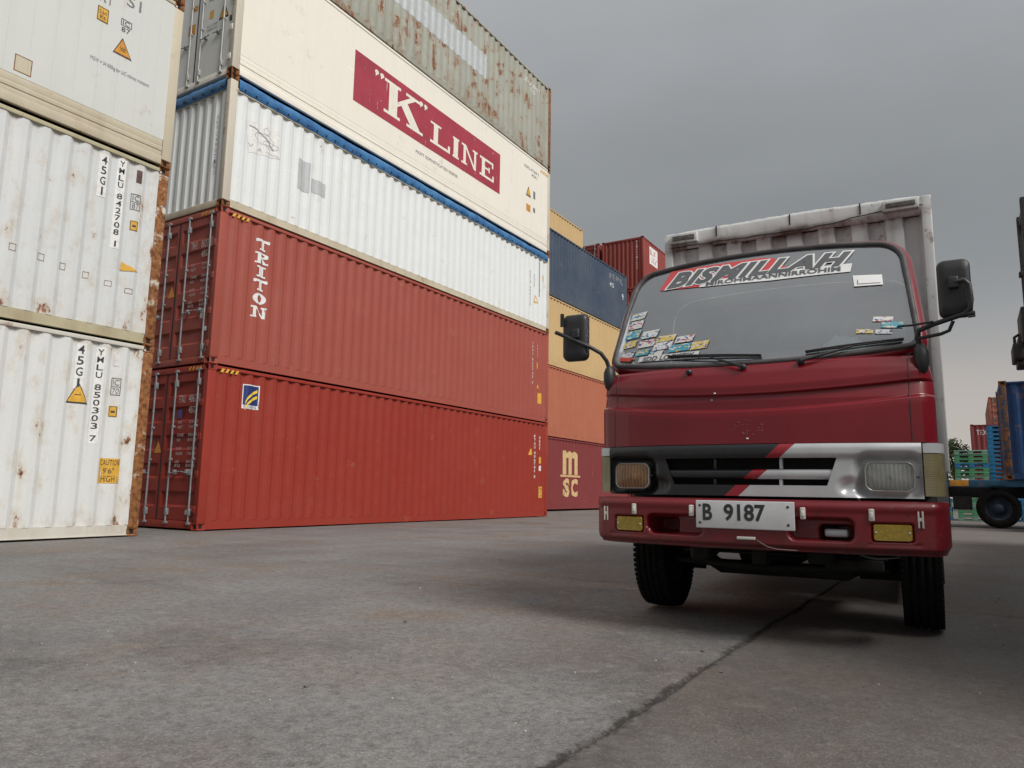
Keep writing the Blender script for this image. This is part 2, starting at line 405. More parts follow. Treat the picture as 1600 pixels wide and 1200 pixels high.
class Corr:
    """trapezoid corrugation along u: depth 0 on the outer flat, -d on the inner one"""
    def __init__(s, pitch=.278, flat=.072, slope=.068, inner=.070, d=.036, u0=0., a=-6, b=6):
        s.p, s.fl, s.sl, s.inn, s.d, s.u0 = pitch, flat, slope, inner, d, u0
        s.folds = []; k = math.floor((a-u0)/pitch)-1
        while u0+k*pitch < b:
            for o in (0, flat, flat+slope, flat+slope+inner):
                u = u0+k*pitch+o
                if a < u < b: s.folds.append(u)
            k += 1
        s.folds.sort()
    def __call__(s, u):
        q = (u-s.u0) % s.p
        if q < s.fl: return 0.
        if q < s.fl+s.sl: return -s.d*(q-s.fl)/s.sl
        if q < s.fl+s.sl+s.inn: return -s.d
        return -s.d*(1-(q-s.fl-s.sl-s.inn)/(s.p-s.fl-s.sl-s.inn))
def decal(name, vf, mat, parent, base, face, corr=None, off=.003, tr=None):
    """lay flat print on a (corrugated) face: face 'X' = +X side, 'N' = -Y end"""
    V, F = vf
    bm = bmesh.new(); vs_ = [bm.verts.new((u, v, 0)) for u, v in V]
    for q in F:
        try: bm.faces.new([vs_[i] for i in q])
        except ValueError: pass
    if corr:
        lo, hi = min(p[0] for p in V), max(p[0] for p in V)
        for u in corr.folds:
            if lo < u < hi: bmesh.ops.bisect_plane(bm, geom=bm.verts[:]+bm.edges[:]+bm.faces[:], plane_co=(u, 0, 0), plane_no=(1, 0, 0))
    bm.normal_update()
    for f in bm.faces:
        if f.normal.z < 0: f.normal_flip()
    bm.verts.index_update()
    P = []
    for v in bm.verts:
        u, w = v.co.x, v.co.y; d = base+off+(corr(u) if corr else 0.)
        P.append((d, u, w) if face == 'X' else (u, -d, w))
    me = D.meshes.new(name); me.from_pydata(P, [], [[v.index for v in f.verts] for f in bm.faces]); me.update(); bm.free()
    return link(name, me, mat, parent)

# ------------------------------------------------------------------ containers
HC, STD = 2.896, 2.591
W2 = 1.219
CACHE = {}
def cached(key, fn):
    if key not in CACHE: CACHE[key] = fn()
    return CACHE[key]
def casting_mesh(sxn, syn, szn):
    bm = bmesh.new(); bmesh.ops.create_cube(bm, size=1)
    for v in bm.verts: v.co = Vector((v.co.x*.162, v.co.y*.178, v.co.z*.116))
    bmesh.ops.bevel(bm, geom=bm.edges[:], offset=.006, segments=1, affect='EDGES')
    big = [f for f in bm.faces if f.calc_area() > .012 and ((abs(f.normal.x) > .9 and f.normal.x*sxn > 0) or (abs(f.normal.y) > .9 and f.normal.y*syn > 0))]
    bmesh.ops.inset_individual(bm, faces=big, thickness=.034)
    for f in big:
        n = f.normal.copy(); c = f.calc_center_median()
        for v in f.verts:
            w = v.co-c
            if abs(n.x) > .5: w.y *= .50
            else: w.x *= .55
            w.z *= 1.15
            v.co = c+w-n*.03
        f.material_index = 1  # hole faces get a dark colour for the shade inside
    me = D.meshes.new('corner_casting'); bm.to_mesh(me); bm.free(); return me
def panel_mesh(name, corr, a, b, z0, z1, base, side, rows=9, dent=.004, seed=0):
    us = [a]+[u for u in corr.folds if a+.004 < u < b-.004]+[b]
    m = MB(); R = []
    for i in range(rows+1):
        z = z0+(z1-z0)*i/rows; r = []
        for u in us:
            e = -dent*abs(noise.noise((u*.9+seed, z*1.3, side*3.))+.6*noise.noise((u*3.1+seed, z*2.6, side*5.))) if 0 < i < rows else 0
            r.append((side*(base+corr(u)+e), u, z))
        R.append(r)
    m.grid(R, 0, False, flip=(side < 0)); return m.mesh(name)
def end_mesh(corr, z0, z1, base, side):
    us = [-W2+.09]+[u for u in corr.folds if -W2+.1 < u < W2-.1]+[W2-.09]
    m = MB(); m.grid([[(u, side*(base+corr(u)), z) for u in us] for z in (z0, z1)], 0, False, flip=(side > 0)); return m.mesh('end_panel')
def container(name, label, loc, rz, H, L, pm, post=None, rail=None, near='door', far='front', style='dry', group=None, seed=0, hardware=True, cast=None):
    """parts of one freight container; origin at the middle of its underside"""
    T = thing(name, label, 'container', loc, rz, group)
    h = L/2; post = post or pm; rail = rail or pm; cast = cast or M['casting']
    top = H-.30 if style == 'open' else H-.075
    cs = cached(('cs', L, style), lambda: Corr(.30, .288, .004, .004, .005, u0=.02, a=-h, b=h) if style == 'reefer' else Corr(u0=.05, a=-h, b=h))
    T_side = None
    for s_ in (1, -1):
        zb = .44 if style == 'reefer' else .165
        me = cached(('side', L, H, style, s_, seed % 3), lambda: panel_mesh('side_panel', cs, -h+.12, h-.12, zb, top, W2-.010, s_, seed=seed*7.3, dent=.003 if style == 'reefer' else .008))
        o = link('side_panel', me, pm, T)
        if s_ == 1: T_side = o
        def br():
            m = MB()
            if style == 'reefer':
                for z0, z1, d in ((.03, .17, .0), (.172, .25, .014), (.252, .33, .006), (.332, .44, .012)): m.cbox((s_*(W2-.06) if s_ > 0 else -W2+d, -h+.17, z0), (W2-d if s_ > 0 else -W2+.06, h-.17, z1), .006)
            else:
                m.box((s_*(W2-.028)-.012, -h+.17, .02), (s_*(W2-.028)+.012, h-.17, .168)); m.box((min(s_*W2, s_*(W2-.07)), -h+.17, .014), (max(s_*W2, s_*(W2-.07)), h-.17, .024))
            return m.mesh('bottom_rail')
        link('bottom_rail', cached(('br', L, style, s_), br), rail, T)
        def tr():
            m = MB(); z1 = H-.03
            if style == 'open': m.cbox((s_*(W2-.04)-.045, -h+.13, H-.315), (s_*(W2-.04)+.045, h-.13, H-.255), .006)
            else: m.cbox((s_*(W2-.028)-.030, -h+.17, z1-.06), (s_*(W2-.028)+.030, h-.17, z1), .006)
            return m.mesh('top_rail')
        link('top_rail', cached(('tr', L, H, style, s_), tr), rail, T)
        for e in (1, -1):
            def pmk():
                m = MB(); x0, x1 = sorted((s_*(W2-.003), s_*(W2-.125))); y0, y1 = sorted((e*(h-.003), e*(h-.165)))
                m.cbox((x0, y0, .118), (x1, y1, H-.118), .012); return m.mesh('corner_post')
            link('corner_post', cached(('post', L, H, s_, e), pmk), post, T)
            for z in (.06, H-.058):
                o = link('corner_casting', cached(('cast', s_, e), lambda: casting_mesh(s_, e, 1)), [cast, M['dark']], T)
                o.location = (s_*(W2-.081), e*(h-.089), z)
    # roof and floor
    def rf():
        m = MB(); z = H-.03 if style != 'open' else H-.09
        m.box((-W2+.05, -h+.05, z-.03), (W2-.05, h-.05, z)); return m.mesh('roof')
    link('roof', cached(('roof', L, H, style), rf), rail, T)
    def fl():
        m = MB(); m.box((-W2+.06, -h+.06, .135), (W2-.06, h-.06, .17))
        n = int(L/.6)
        for i in range(n): y = -h+.35+(L-.7)*i/(n-1); m.box((-W2+.06, y-.025, .03), (W2-.06, y+.025, .135))
        return m.mesh('floor_frame')
    link('floor_frame', cached(('floor', L), fl), M['underside'], T)
    for e, kind in ((-1, near), (1, far)):
        def sill():
            m = MB(); y0, y1 = sorted((e*(h-.02), e*(h-.11))); m.cbox((-W2+.165, y0, .02), (W2-.165, y1, .15), .008); return m.mesh('end_sill')
        link('end_sill', cached(('sill', L, e), sill), rail, T)
        def head():
            m = MB(); y0, y1 = sorted((e*(h-.02), e*(h-.11)))
            if style == 'open': m.cbox((-W2+.127, y0, H-.315), (W2-.127, y1, H-.255), .008)
            else: m.cbox((-W2+.165, y0, H-.13), (W2-.165, y1, H-.02), .008)
            return m.mesh('end_header')
        link('end_header', cached(('head', L, H, style, e), head), rail, T)
        zt = H-.316 if style == 'open' else H-.125
        if kind == 'front' or kind == 'front_flat':
            ce = cached(('ce',), lambda: Corr(.25, .075, .05, .075, .045, u0=-.037, a=-W2, b=W2))
            link('end_panel', cached(('end', L, H, style, e), lambda: end_mesh(ce, .14, zt, h-.03, e)), pm, T)
        else:
            for k in (-1, 1):
                x0, x1 = (-W2+.13, -.012) if k < 0 else (.012, W2-.13)
                def leaf():
                    m = MB(); zs = [.16]; ds = [0.]
                    for c in ((.50, 1.0, 1.5, 2.0, 2.45) if style != 'reefer' else ()):
                        c = c*H/2.896+.02; zs += [c-.14, c-.10, c+.10, c+.14]; ds += [0, .035, .035, 0]
                    zs.append(zt-.01); ds.append(0.)
                    y = h-.035
                    xs = [x0, x0+.06, x0+.09, x1-.09, x1-.06, x1]
                    fr = [0, 0, 1, 1, 0, 0]
                    m.grid([[(x, e*(y-d*f), z) for x, f in zip(xs, fr)] for z, d in zip(zs, ds)], 0, False, flip=(e > 0))
                    m.box((x0, min(e*(y-.06), e*(y-.045)), .16), (x1, max(e*(y-.06), e*(y-.045)), zt-.01))
                    return m.mesh('door')
                dr = link('door', cached(('leaf', L, H, style, e, k), leaf), pm, T)
                if not hardware: continue
                for rx in ((x0+.30, x1-.13) if k > 0 else (x0+.13, x1-.30)) if style != 'reefer' else ((x0+.16, x1-.24) if k > 0 else (x0+.24, x1-.16)):
                    def rodm():
                        m = MB(); y = e*(h-.005)
                        m.tube([(rx, y, .09), (rx, y, H-.07)], .0165, 8)
                        for z in (.11, .30, H-.32, H-.10):
                            big_ = z in (.30, H-.32)
                            m.cbox((rx-.035 if big_ else rx-.05, min(y, y-e*.03)-.012, z-.06 if big_ else z-.02), (rx+.035 if big_ else rx+.05, max(y, y-e*.03)+.012, z+.06 if big_ else z+.02), .008)
                        for z in (H*.42, H*.62): m.cbox((rx-.03, min(y, y-e*.03)-.01, z-.02), (rx+.03, max(y, y-e*.03)+.01, z+.02), .006)
                        return m.mesh('lock_rod')
                    link('lock_rod', cached(('rod', L, H, style, e, k, round(rx, 2)), rodm), M['rod'] if style != 'reefer' else M.get('reefer_rod', M['rod']), dr)
                    def hm():
                        m = MB(); y = e*(h+.012); hx = rx+(.30 if rx < (x0+x1)/2 else -.30)
                        m.tube([(rx, y, .98), (rx+(hx-rx)*.3, y+e*.004, .97), (hx, y, 1.0)], .010, 6); m.cbox(((rx+hx)/2-.03, min(y, y-e*.05), .95), ((rx+hx)/2+.03, max(y, y-e*.05), 1.03), .006)
                        return m.mesh('door_handle')
                    link('door_handle', cached(('hnd', L, style, e, k, round(rx, 2)), hm), M['rod'], dr)
                hx = x1 if k > 0 else x0
                for zi, z in enumerate((.35, .95, 1.6, 2.2)):
                    if z > H-.35: continue
                    def hg():
                        m = MB(); m.cbox((hx-.035, min(e*(h+.006), e*(h-.05)), z-.06), (hx+.055, max(e*(h+.006), e*(h-.05)), z+.06), .006); return m.mesh('hinge')
                    link('hinge', cached(('hg', L, e, k, zi), hg), pm, dr)
            def gk():
                m = MB(); y0, y1 = sorted((e*(h-.028), e*(h-.05))); m.box((-.012, y0, .16), (.012, y1, zt-.01)); return m.mesh('door_gasket')
            link('door_gasket', cached(('gk', L, H, style, e), gk), M['gasket_black'], T)
    return T, T_side, cs
def hazard(parent, u0, v0, u1, v1, face, base, corr, n=4):
    w = (u1-u0)/n
    decal('hazard_stripe', join2d([poly2d([(u0+i*w, v0), (u0+i*w+w*.55, v0), (u0+i*w+w*.95, v1), (u0+i*w+w*.4, v1)]) for i in range(n)]), M['yellow_label'], parent, base, face, corr, .0025)
def stack_text(parent, s, u, ztop, w, h, mat, corr, backing=None, base=W2-.010, pitch=None):
    """letters stacked one under the other in a column"""
    pitch = pitch or h*1.28; z = ztop; P = []
    for ch in s:
        if ch == ' ': z -= pitch*.6; continue
        ww = w*.35 if ch in '1I' else w
        P.append(fit2d(text2d(ch, 1, .012), u-ww/2, z-h, u+ww/2, z)); z -= pitch
    if backing: decal('lettering_backing', rect2d(u-w*.85, z+pitch-h-.03, u+w*.85, ztop+.03), backing, parent, base, 'X', corr, .002)
    decal('lettering', join2d(P), mat, parent, base, 'X', corr, .0045)

aL, aC, aT = -10.651, -11.169, -14.14
xL, xC, xT = aL-W2, aC-W2, aT-W2
yL = 6.530-6.096; yC = 7.873+6.096; yT = 21.26+6.096
BASE = W2-.010

# --- left stack
wl1 = cpaint('white_weathered_paint', (.66, .675, .665), (.71, .715, .70), .5, .24, .10, (.42, .37, .30), .25, .45, 1., .62)
wl2 = cpaint('white_weathered_paint_greyer', (.62, .64, .645), (.69, .70, .70), .5, .22, .10, (.42, .37, .30), .25, .45, 5., .62)
wl3 = cpaint('reefer_white_paint', (.63, .645, .62), (.67, .68, .655), .4, .1, .08, (.36, .31, .23), .2, .42, 9.)
rpost = rusty('rusty_post', (.55, .50, .42), .72, 2.)
rpost2 = rusty('rusty_post_pale', (.60, .56, .48), .64, 6.)
yrail = cpaint('yellowed_rail_paint', (.46, .42, .28), (.52, .47, .33), .6, .45, .3, (.2, .13, .07), .4, .5, 3.)
wrail = cpaint('white_rail_paint', (.60, .58, .52), (.62, .6, .55), .5, .35, .15, (.3, .2, .12), .3, .5, 4.)
crail = cpaint('cream_rail_paint', (.56, .50, .38), (.6, .55, .44), .5, .4, .2, (.25, .17, .1), .3, .5, 8.)
rcast = rusty('rusty_casting', (.18, .09, .06), .7, 8.)
c, s_, cs = container('container', 'white rust-stained container at the left edge, bottom of its stack, with yellow caution label', (xL, yL, 0), 0, HC, 12.192, wl1, rpost, wrail, seed=0, group='white containers stacked at the left edge', cast=rcast)
stack_text(s_, '45G1', 5.02, 2.72, .075, .125, M['black_print'], cs, M['white_print'])
stack_text(s_, 'YMLU 850303 7', 5.30, 2.71, .075, .088, M['black_print'], cs, M['white_print'])
decal('warning_border', tri2d(5.03, 2.03, .30, .30), M['black_print'], s_, BASE, 'X', cs, .002); decal('warning_triangle', tri2d(5.03, 2.025, .255, .245), M['yellow_label'], s_, BASE, 'X', cs, .004)
decal('warning_print', rect2d(4.99, 2.00, 5.07, 2.012), M['black_print'], s_, BASE, 'X', cs, .006)
decal('code_box', join2d([frame2d(5.50, 2.06, 5.63, 2.32, .012), rect2d(5.512, 2.185, 5.618, 2.195)]), M['grey_print'], s_, BASE, 'X', cs)
decal('lettering', join2d([fit2d(text2d('IC'), 5.525, 2.21, 5.605, 2.295), fit2d(text2d('70'), 5.525, 2.085, 5.605, 2.17)]), M['grey_print'], s_, BASE, 'X', cs, .004)
decal('yellow_label', rect2d(5.50, 1.74, 5.61, 1.90), M['yellow_label'], s_, BASE, 'X', cs); decal('label_print', join2d([frame2d(5.505, 1.745, 5.605, 1.895, .008), rect2d(5.53, 1.80, 5.58, 1.83)]), M['black_print'], s_, BASE, 'X', cs, .005)
decal('caution_label', rect2d(5.43, .77, 5.74, 1.13), M['yellow_label'], s_, BASE, 'X', cs)
decal('lettering', join2d([fit2d(text2d('CAUTION'), 5.45, 1.03, 5.72, 1.11), fit2d(text2d('9\'6"'), 5.50, .91, 5.64, .99), fit2d(text2d('HIGH'), 5.48, .79, 5.66, .88)]), M['black_print'], s_, BASE, 'X', cs, .005)
decal('worn_label', rect2d(5.50, 2.50, 5.58, 2.70), M['pale_print'], s_, BASE, 'X', cs)
c, s_, cs = container('container', 'white rust-stained container at the left edge, second from the ground, with rusty orange post', (xL-.01, yL, HC), 0, HC, 12.192, wl2, rpost2, yrail, seed=1, group='white containers stacked at the left edge', cast=rcast)
stack_text(s_, '45G1', 5.07, 2.71, .075, .125, M['black_print'], cs, M['white_print'])
stack_text(s_, 'YMLU 842708 1', 5.34, 2.74, .075, .088, M['black_print'], cs, M['white_print'])
decal('code_box', join2d([frame2d(5.53, 2.05, 5.67, 2.31, .012), rect2d(5.542, 2.175, 5.658, 2.185)]), M['grey_print'], s_, BASE, 'X', cs)
decal('lettering', join2d([fit2d(text2d('IC'), 5.555, 2.20, 5.645, 2.285), fit2d(text2d('87'), 5.555, 2.075, 5.645, 2.16)]), M['grey_print'], s_, BASE, 'X', cs, .004)
decal('yellow_label', rect2d(5.55, 1.72, 5.66, 1.88), M['yellow_label'], s_, BASE, 'X', cs); decal('label_print', join2d([frame2d(5.555, 1.725, 5.655, 1.875, .008), rect2d(5.58, 1.78, 5.63, 1.81)]), M['black_print'], s_, BASE, 'X', cs, .005)
decal('worn_yellow_label', poly2d([(5.47, 1.06), (5.75, 1.10), (5.48, 1.20)]), M['yellow_label'], s_, BASE, 'X', cs)
decal('worn_label', rect2d(5.58, 2.50, 5.66, 2.70), M['casting'], s_, BASE, 'X', cs)
for u, v in ((4.0, .98), (4.35, .95), (4.66, .90), (4.98, .86), (5.3, .82), (5.62, .78)):
    decal('rust_mark', frame2d(u-.035-.02*rnd.random(), v-.05, u+.03+.03*rnd.random(), v+.03+.04*rnd.random(), .006), rpost, s_, BASE, 'X', cs, .002)
c, s_, cs = container('container', 'smooth white refrigerated container at the left edge with railway load print, third from the ground', (xL+.01, yL, 2*HC), 0, HC, 12.192, wl3, crail, crail, style='reefer', seed=2, group='white containers stacked at the left edge', cast=rcast)
decal('yellow_label', rect2d(4.73, 1.85, 4.90, 2.08), M['yellow_label'], s_, BASE, 'X', cs); decal('label_print', join2d([frame2d(4.735, 1.855, 4.895, 2.075, .010), fit2d(text2d('2.6m'), 4.76, 1.97, 4.87, 2.03), fit2d(text2d("8'6"), 4.77, 1.89, 4.86, 1.95)]), M['black_print'], s_, BASE, 'X', cs, .005)
decal('code_box', join2d([frame2d(5.09, 1.97, 5.26, 2.08, .010), fit2d(text2d('IC'), 5.12, 1.99, 5.23, 2.06), fit2d(text2d('87'), 5.11, 1.87, 5.24, 1.95)]), M['black_print'], s_, BASE, 'X', cs)
decal('warning_border', tri2d(5.16, 1.62, .30, .30, -.02), M['casting'], s_, BASE, 'X', cs, .002); decal('warning_triangle', tri2d(5.16, 1.615, .25, .24, -.02), M['orange_label'], s_, BASE, 'X', cs, .004)
decal('warning_print', join2d([rect2d(5.12, 1.585, 5.20, 1.595), rect2d(5.12, 1.555, 5.20, 1.565)]), M['black_print'], s_, BASE, 'X', cs, .006)
decal('lettering', fit2d(text2d('MGW = 34 000kg for UIC railway transport'), 4.70, 1.17, 5.62, 1.25), M['grey_print'], s_, BASE, 'X', cs)
decal('lettering', join2d([fit2d(text2d('RT'), 4.75, 2.17, 4.95, 2.36), fit2d(text2d('S1'), 5.15, 2.33, 5.38, 2.52)]), M['grey_print'], s_, BASE, 'X', cs)
decal('repair_patch', frame2d(3.74, .50, 3.96, .74, .012), rpost, s_, BASE, 'X', cs); decal('repair_patch', rect2d(3.752, .512, 3.948, .728), crail, s_, BASE, 'X', cs, .002)
c, s_, cs = container('container', 'white container topmost at the left edge, only its lower edge in view', (xL+.01, yL, 3*HC), 0, HC, 12.192, wl3, crail, crail, seed=0, group='white containers stacked at the left edge', cast=rcast)

# --- centre stack
red1 = cpaint('florid_red_paint', (.285, .034, .022), (.32, .050, .034), .5, .04, .10, (.16, .06, .045), .12, .46, 2.)
red2 = cpaint('brick_red_paint', (.335, .078, .056), (.375, .105, .080), .5, .05, .10, (.20, .085, .07), .1, .5, 4.)
wh3 = cpaint('clean_white_paint', (.74, .77, .775), (.78, .80, .80), .4, .18, .10, (.42, .38, .32), .12, .42, 6.)
cream = cpaint('cream_reefer_paint', (.84, .80, .715), (.86, .825, .755), .4, .12, .10, (.5, .41, .29), .15, .42, 7.)
grn = cpaint('grey_green_worn_paint', (.34, .355, .305), (.42, .43, .385), .6, 1.05, .30, (.16, .12, .085), .5, .6, 12.)
brown = rusty('brown_rust_post', (.14, .075, .055), .6, 4.)
creampost = cpaint('cream_post_paint', (.60, .55, .46), (.64, .6, .52), .5, .55, .2, (.3, .2, .13), .1, .5, 5.)
c1, s1, cs = container('container', 'bright red container on the ground with blue and yellow logo sticker, below the slab-lettered one', (xC, yC, 0), 0, HC, 12.192, red1, group='containers of the tall stack behind the yard', seed=0, cast=red1)
hazard(s1, -5.86, 2.76, -5.46, 2.83, 'X', BASE+.012, None)
decal('logo_sticker', rect2d(-5.33, 2.17, -4.97, 2.62), M['white_print'], s1, BASE, 'X', cs)
navy_p = simple('sticker_navy', (.012, .025, .14), .5)
decal('logo_field', rect2d(-5.31, 2.24, -4.99, 2.60), navy_p, s1, BASE, 'X', cs, .005)
sw = [(-5.27+.26*i/8, 2.30+.24*math.sqrt(i/8)) for i in range(9)]
for dz in (0, -.11):
    decal('logo_swoosh', join2d([poly2d([(u, v+dz), (u+.0325, v2+dz), (u+.0325, v2+dz-.055), (u, v+dz-.055)]) for (u, v), (_, v2) in zip(sw[:-1], sw[1:])]), simple('sticker_yellow', (.80, .55, .03), .5), s1, BASE, 'X', cs, .007)
decal('lettering', fit2d(text2d('FLORENS'), -5.29, 2.18, -5.01, 2.23), navy_p, s1, BASE, 'X', cs, .006)
stack_text(s1, 'FTAU 406741 3', 5.31, 2.46, .05, .085, M['white_print'], cs); stack_text(s1, '45G1', 5.60, 2.44, .05, .085, M['white_print'], cs)
decal('warning_triangle', tri2d(5.07, 1.95, .22, .22), M['yellow_label'], s1, BASE, 'X', cs, .004)
decal('yellow_label', rect2d(5.58, 1.60, 5.68, 1.80), M['yellow_label'], s1, BASE, 'X', cs); decal('white_label', rect2d(5.58, 1.38, 5.68, 1.54), M['white_print'], s1, BASE, 'X', cs)
decal('caution_label', rect2d(5.58, .56, 5.82, .90), M['yellow_label'], s1, BASE, 'X', cs); decal('lettering', join2d([fit2d(text2d('CAUTION'), 5.60, .80, 5.80, .87), fit2d(text2d('9\'6"'), 5.64, .70, 5.76, .77), fit2d(text2d('HIGH'), 5.63, .59, 5.78, .66)]), M['black_print'], s1, BASE, 'X', cs, .005)
def door_print(T, lines, e_lab=True):
    d = [o for o in T.children if o.name.startswith('door') and not o.name.startswith('door_g')][-1]
    h = 6.096-.035
    for s_, u0, v0, u1, v1 in lines: decal('lettering', fit2d(text2d(s_), u0, v0, u1, v1), M['pale_print'], d, h, 'N', None, .004)
    return d
rows_ = []
for i, z in enumerate((1.85, 1.76, 1.62, 1.53, 1.38, 1.29, 1.15, 1.08)):
    rows_.append((('MAX GROSS', 'NET', 'TARE', 'PAYLOAD', 'CU CAP', 'VOLUME', 'LOAD', '')[i] or 'KG', .42, z, .42+.11+.04*(i % 3), z+.05)); rows_.append((('32.500 KG', '71.650 LB', '3.820 KG', '8.420 LB')[i % 4], .74, z, .98, z+.05))
d = door_print(c1, [('FTAU', .40, 2.22, .58, 2.36), ('406741', .68, 2.22, 1.00, 2.36), ('45G1', .70, 2.03, .92, 2.15)]+rows_)
decal('blue_label', rect2d(.40, 1.95, .52, 2.10), simple('label_blue', (.05, .08, .30), .5), d, 6.061, 'N'); decal('white_label', rect2d(.77, .94, .95, 1.04), M['white_print'], d, 6.061, 'N'); decal('white_label', rect2d(.82, .26, .98, .34), M['pale_print'], d, 6.061, 'N')
decal('warning_triangle', tri2d(-.12, 1.45, .22, .22), M['orange_label'], d, 6.061, 'N')
hdr = [o for o in c1.children if o.name.startswith('end_header')][0]
hazard(hdr, .62, HC-.10, 1.02, HC-.04, 'N', 6.076, None)
c2, s2, cs = container('container', 'brick red container with white slab lettering down its side, second from the ground', (xC+.005, yC, HC), 0, HC, 12.192, red2, group='containers of the tall stack behind the yard', seed=1, cast=red2)
for i, ch in enumerate('TRITON'):
    zt = 2.53-i*.262; w = {'I': .22, 'N': .34, 'O': .30}.get(ch, .31); uc = -5.12
    decal('lettering', fit2d(serif(ch, .27, .15), uc-w/2, zt-.215, uc+w/2, zt), M['white_print'], s2, BASE, 'X', cs, .004)
hazard(s2, -5.86, 2.76, -5.46, 2.83, 'X', BASE+.012, None)
stack_text(s2, 'TRHU 862745 0', 5.10, 2.42, .05, .085, M['white_print'], cs); stack_text(s2, '45G1', 5.40, 2.40, .05, .085, M['white_print'], cs)
decal('yellow_label', rect2d(5.35, 1.62, 5.46, 1.82), M['yellow_label'], s2, BASE, 'X', cs); decal('warning_triangle', tri2d(5.45, 1.12, .2, .2), M['yellow_label'], s2, BASE, 'X', cs); decal('caution_label', rect2d(5.45, .55, 5.66, .88), M['yellow_label'], s2, BASE, 'X', cs)
d = door_print(c2, [('TRHU', .38, 2.18, .56, 2.32), ('862745 0', .68, 2.18, 1.08, 2.32), ('45G1', .70, 2.00, .92, 2.12)]+rows_)
decal('white_label', rect2d(.80, .84, .92, 1.02), M['white_print'], d, 6.061, 'N'); decal('seal_tag', rect2d(.92, .60, 1.02, .68), M['white_print'], d, 6.061, 'N'); decal('round_label', ring2d(1.0, .27, .05, .05, .022, .022, 16), M['pale_print'], d, 6.061, 'N'); decal('warning_triangle', tri2d(-.12, 1.45, .22, .22), M['orange_label'], d, 6.061, 'N')
hdr = [o for o in c2.children if o.name.startswith('end_header')][0]
hazard(hdr, .62, HC-.10, 1.02, HC-.04, 'N', 6.076, None)
z3 = 2*HC
c3, s3, cs = container('container', 'white open-top container under a blue tarpaulin, above the slab-lettered red one', (xC+.008, yC, z3), 0, STD, 12.192, wh3, creampost, crail, near='front', far='door', style='open', group='containers of the tall stack behind the yard', seed=2, cast=rcast)
tarp = NT('blue_tarpaulin'); n = tarp.noise(3, 6, .6)
tarp.col(tarp.mix(tarp.rng(n, .35, .7), (.020, .10, .27), (.06, .22, .45))); tarp.set(Roughness=.42); tarp.bump(tarp.noise(7, 5, .6, stretch=(1, .5, 2)), .6, .03)
m = MB(); rows = []
N = 150
prof = [(.005, STD-.30), (.030, STD-.26), (.038, STD-.20), (.034, STD-.13), (.010, STD-.075), (-.06, STD-.05), (-1.2, STD-.02)]
for dx_, z in prof:
    r = []
    for i in range(N+1):
        y = -5.93+11.86*i/N; w = .016*noise.noise((y*2.2, z*6, 0))+.010*noise.noise((y*7, z*9, 4)); sag = .03*noise.noise((y*.8, 2, 0)) if z > STD-.25 else .012*noise.noise((y*3, 8, 0))
        r.append((W2+dx_+(w if dx_ > 0 else 0), y, z+sag*(.5 if z > STD-.06 else 1)))
    rows.append(r)
m.grid(rows, 0, True)
rows = []
for dx_, z in prof:
    rows.append([(-W2+.13+(2*W2-.26)*i/30, -6.096-dx_+.02+.012*noise.noise((i*.6, z*7, 1)), z+.008*noise.noise((i*.5, 3, 0))) for i in range(31)])
m.grid(rows, 0, True, flip=True)
tp = m.build('tarpaulin', tarp.mat, c3)
m = MB()
for i in range(46):
    y = -5.8+11.6*i/45; m.cbox((W2+.030, y-.012, STD-.258), (W2+.052, y+.012, STD-.226), .006)
for i in range(8):
    x = -1.0+2.0*i/7; m.cbox((x-.02, -6.096-.045, STD-.262), (x+.02, -6.096-.012, STD-.22), .008)
m.build('tarpaulin_lashing', M['gasket_black'], tp)
decal('torn_poster', poly2d([(-5.69, 1.85), (-4.86, 1.93), (-4.84, 1.37), (-5.58, 1.23)]), M['white_print'], s3, BASE, 'X', cs)
decal('poster_print', join2d([poly2d([(-5.6, 1.78), (-5.3, 1.72), (-5.0, 1.5), (-5.02, 1.47), (-5.32, 1.69), (-5.6, 1.75)]), ring2d(-5.25, 1.62, .24, .11, .008, .008, 18), ring2d(-5.1, 1.55, .18, .07, .008, .008, 16), ring2d(-5.22, 1.78, .06, .08, .007, .007, 12), fit2d(text2d('V   A'), -5.6, 1.34, -5.28, 1.42), rect2d(-5.2, 1.38, -4.9, 1.388)]), simple('poster_ink', (.33, .31, .34), .6), s3, BASE, 'X', cs, .005)
gp = simple('grey_patch_paint', (.46, .48, .49), .5, var=.08)
decal('paint_patch', rect2d(-4.40, .95, -4.08, 1.60), gp, s3, BASE, 'X', cs, .002); decal('paint_patch', rect2d(-4.02, 1.02, -3.62, 1.32), gp, s3, BASE, 'X', cs, .002)
stack_text(s3, 'KKTU 490215', 4.95, 1.78, .05, .085, M['grey_print'], cs); stack_text(s3, '42U1', 5.2, 1.72, .05, .085, M['grey_print'], cs)
decal('door_bar', rect2d(5.50, 1.05, 5.54, 2.20), M['grey_print'], s3, BASE, 'X', cs, .004); decal('warning_triangle', tri2d(5.27, .93, .24, .26), M['yellow_label'], s3, BASE, 'X', cs); decal('warning_face', tri2d(5.27, .915, .13, .14), M['white_print'], s3, BASE, 'X', cs, .005); decal('yellow_label', rect2d(5.66, 1.60, 5.78, 1.80), M['yellow_label'], s3, BASE, 'X', cs)
ep = [o for o in c3.children if o.name.startswith('end_panel')][0]
for i, ch in enumerate('KKTU4902157'): decal('lettering', fit2d(text2d(ch), .85, 1.75-i*.11, .90, 1.83-i*.11), M['grey_print'], ep, 6.066, 'N', None, .004)
z4 = z3+STD
M['reefer_rod'] = simple('reefer_rod_steel', (.42, .42, .40), .45, metal=.3)
rdoor = cpaint('reefer_door_paint', (.70, .71, .69), (.74, .74, .72), .4, .1, .12, (.3, .28, .24), .15, .4, 3.)
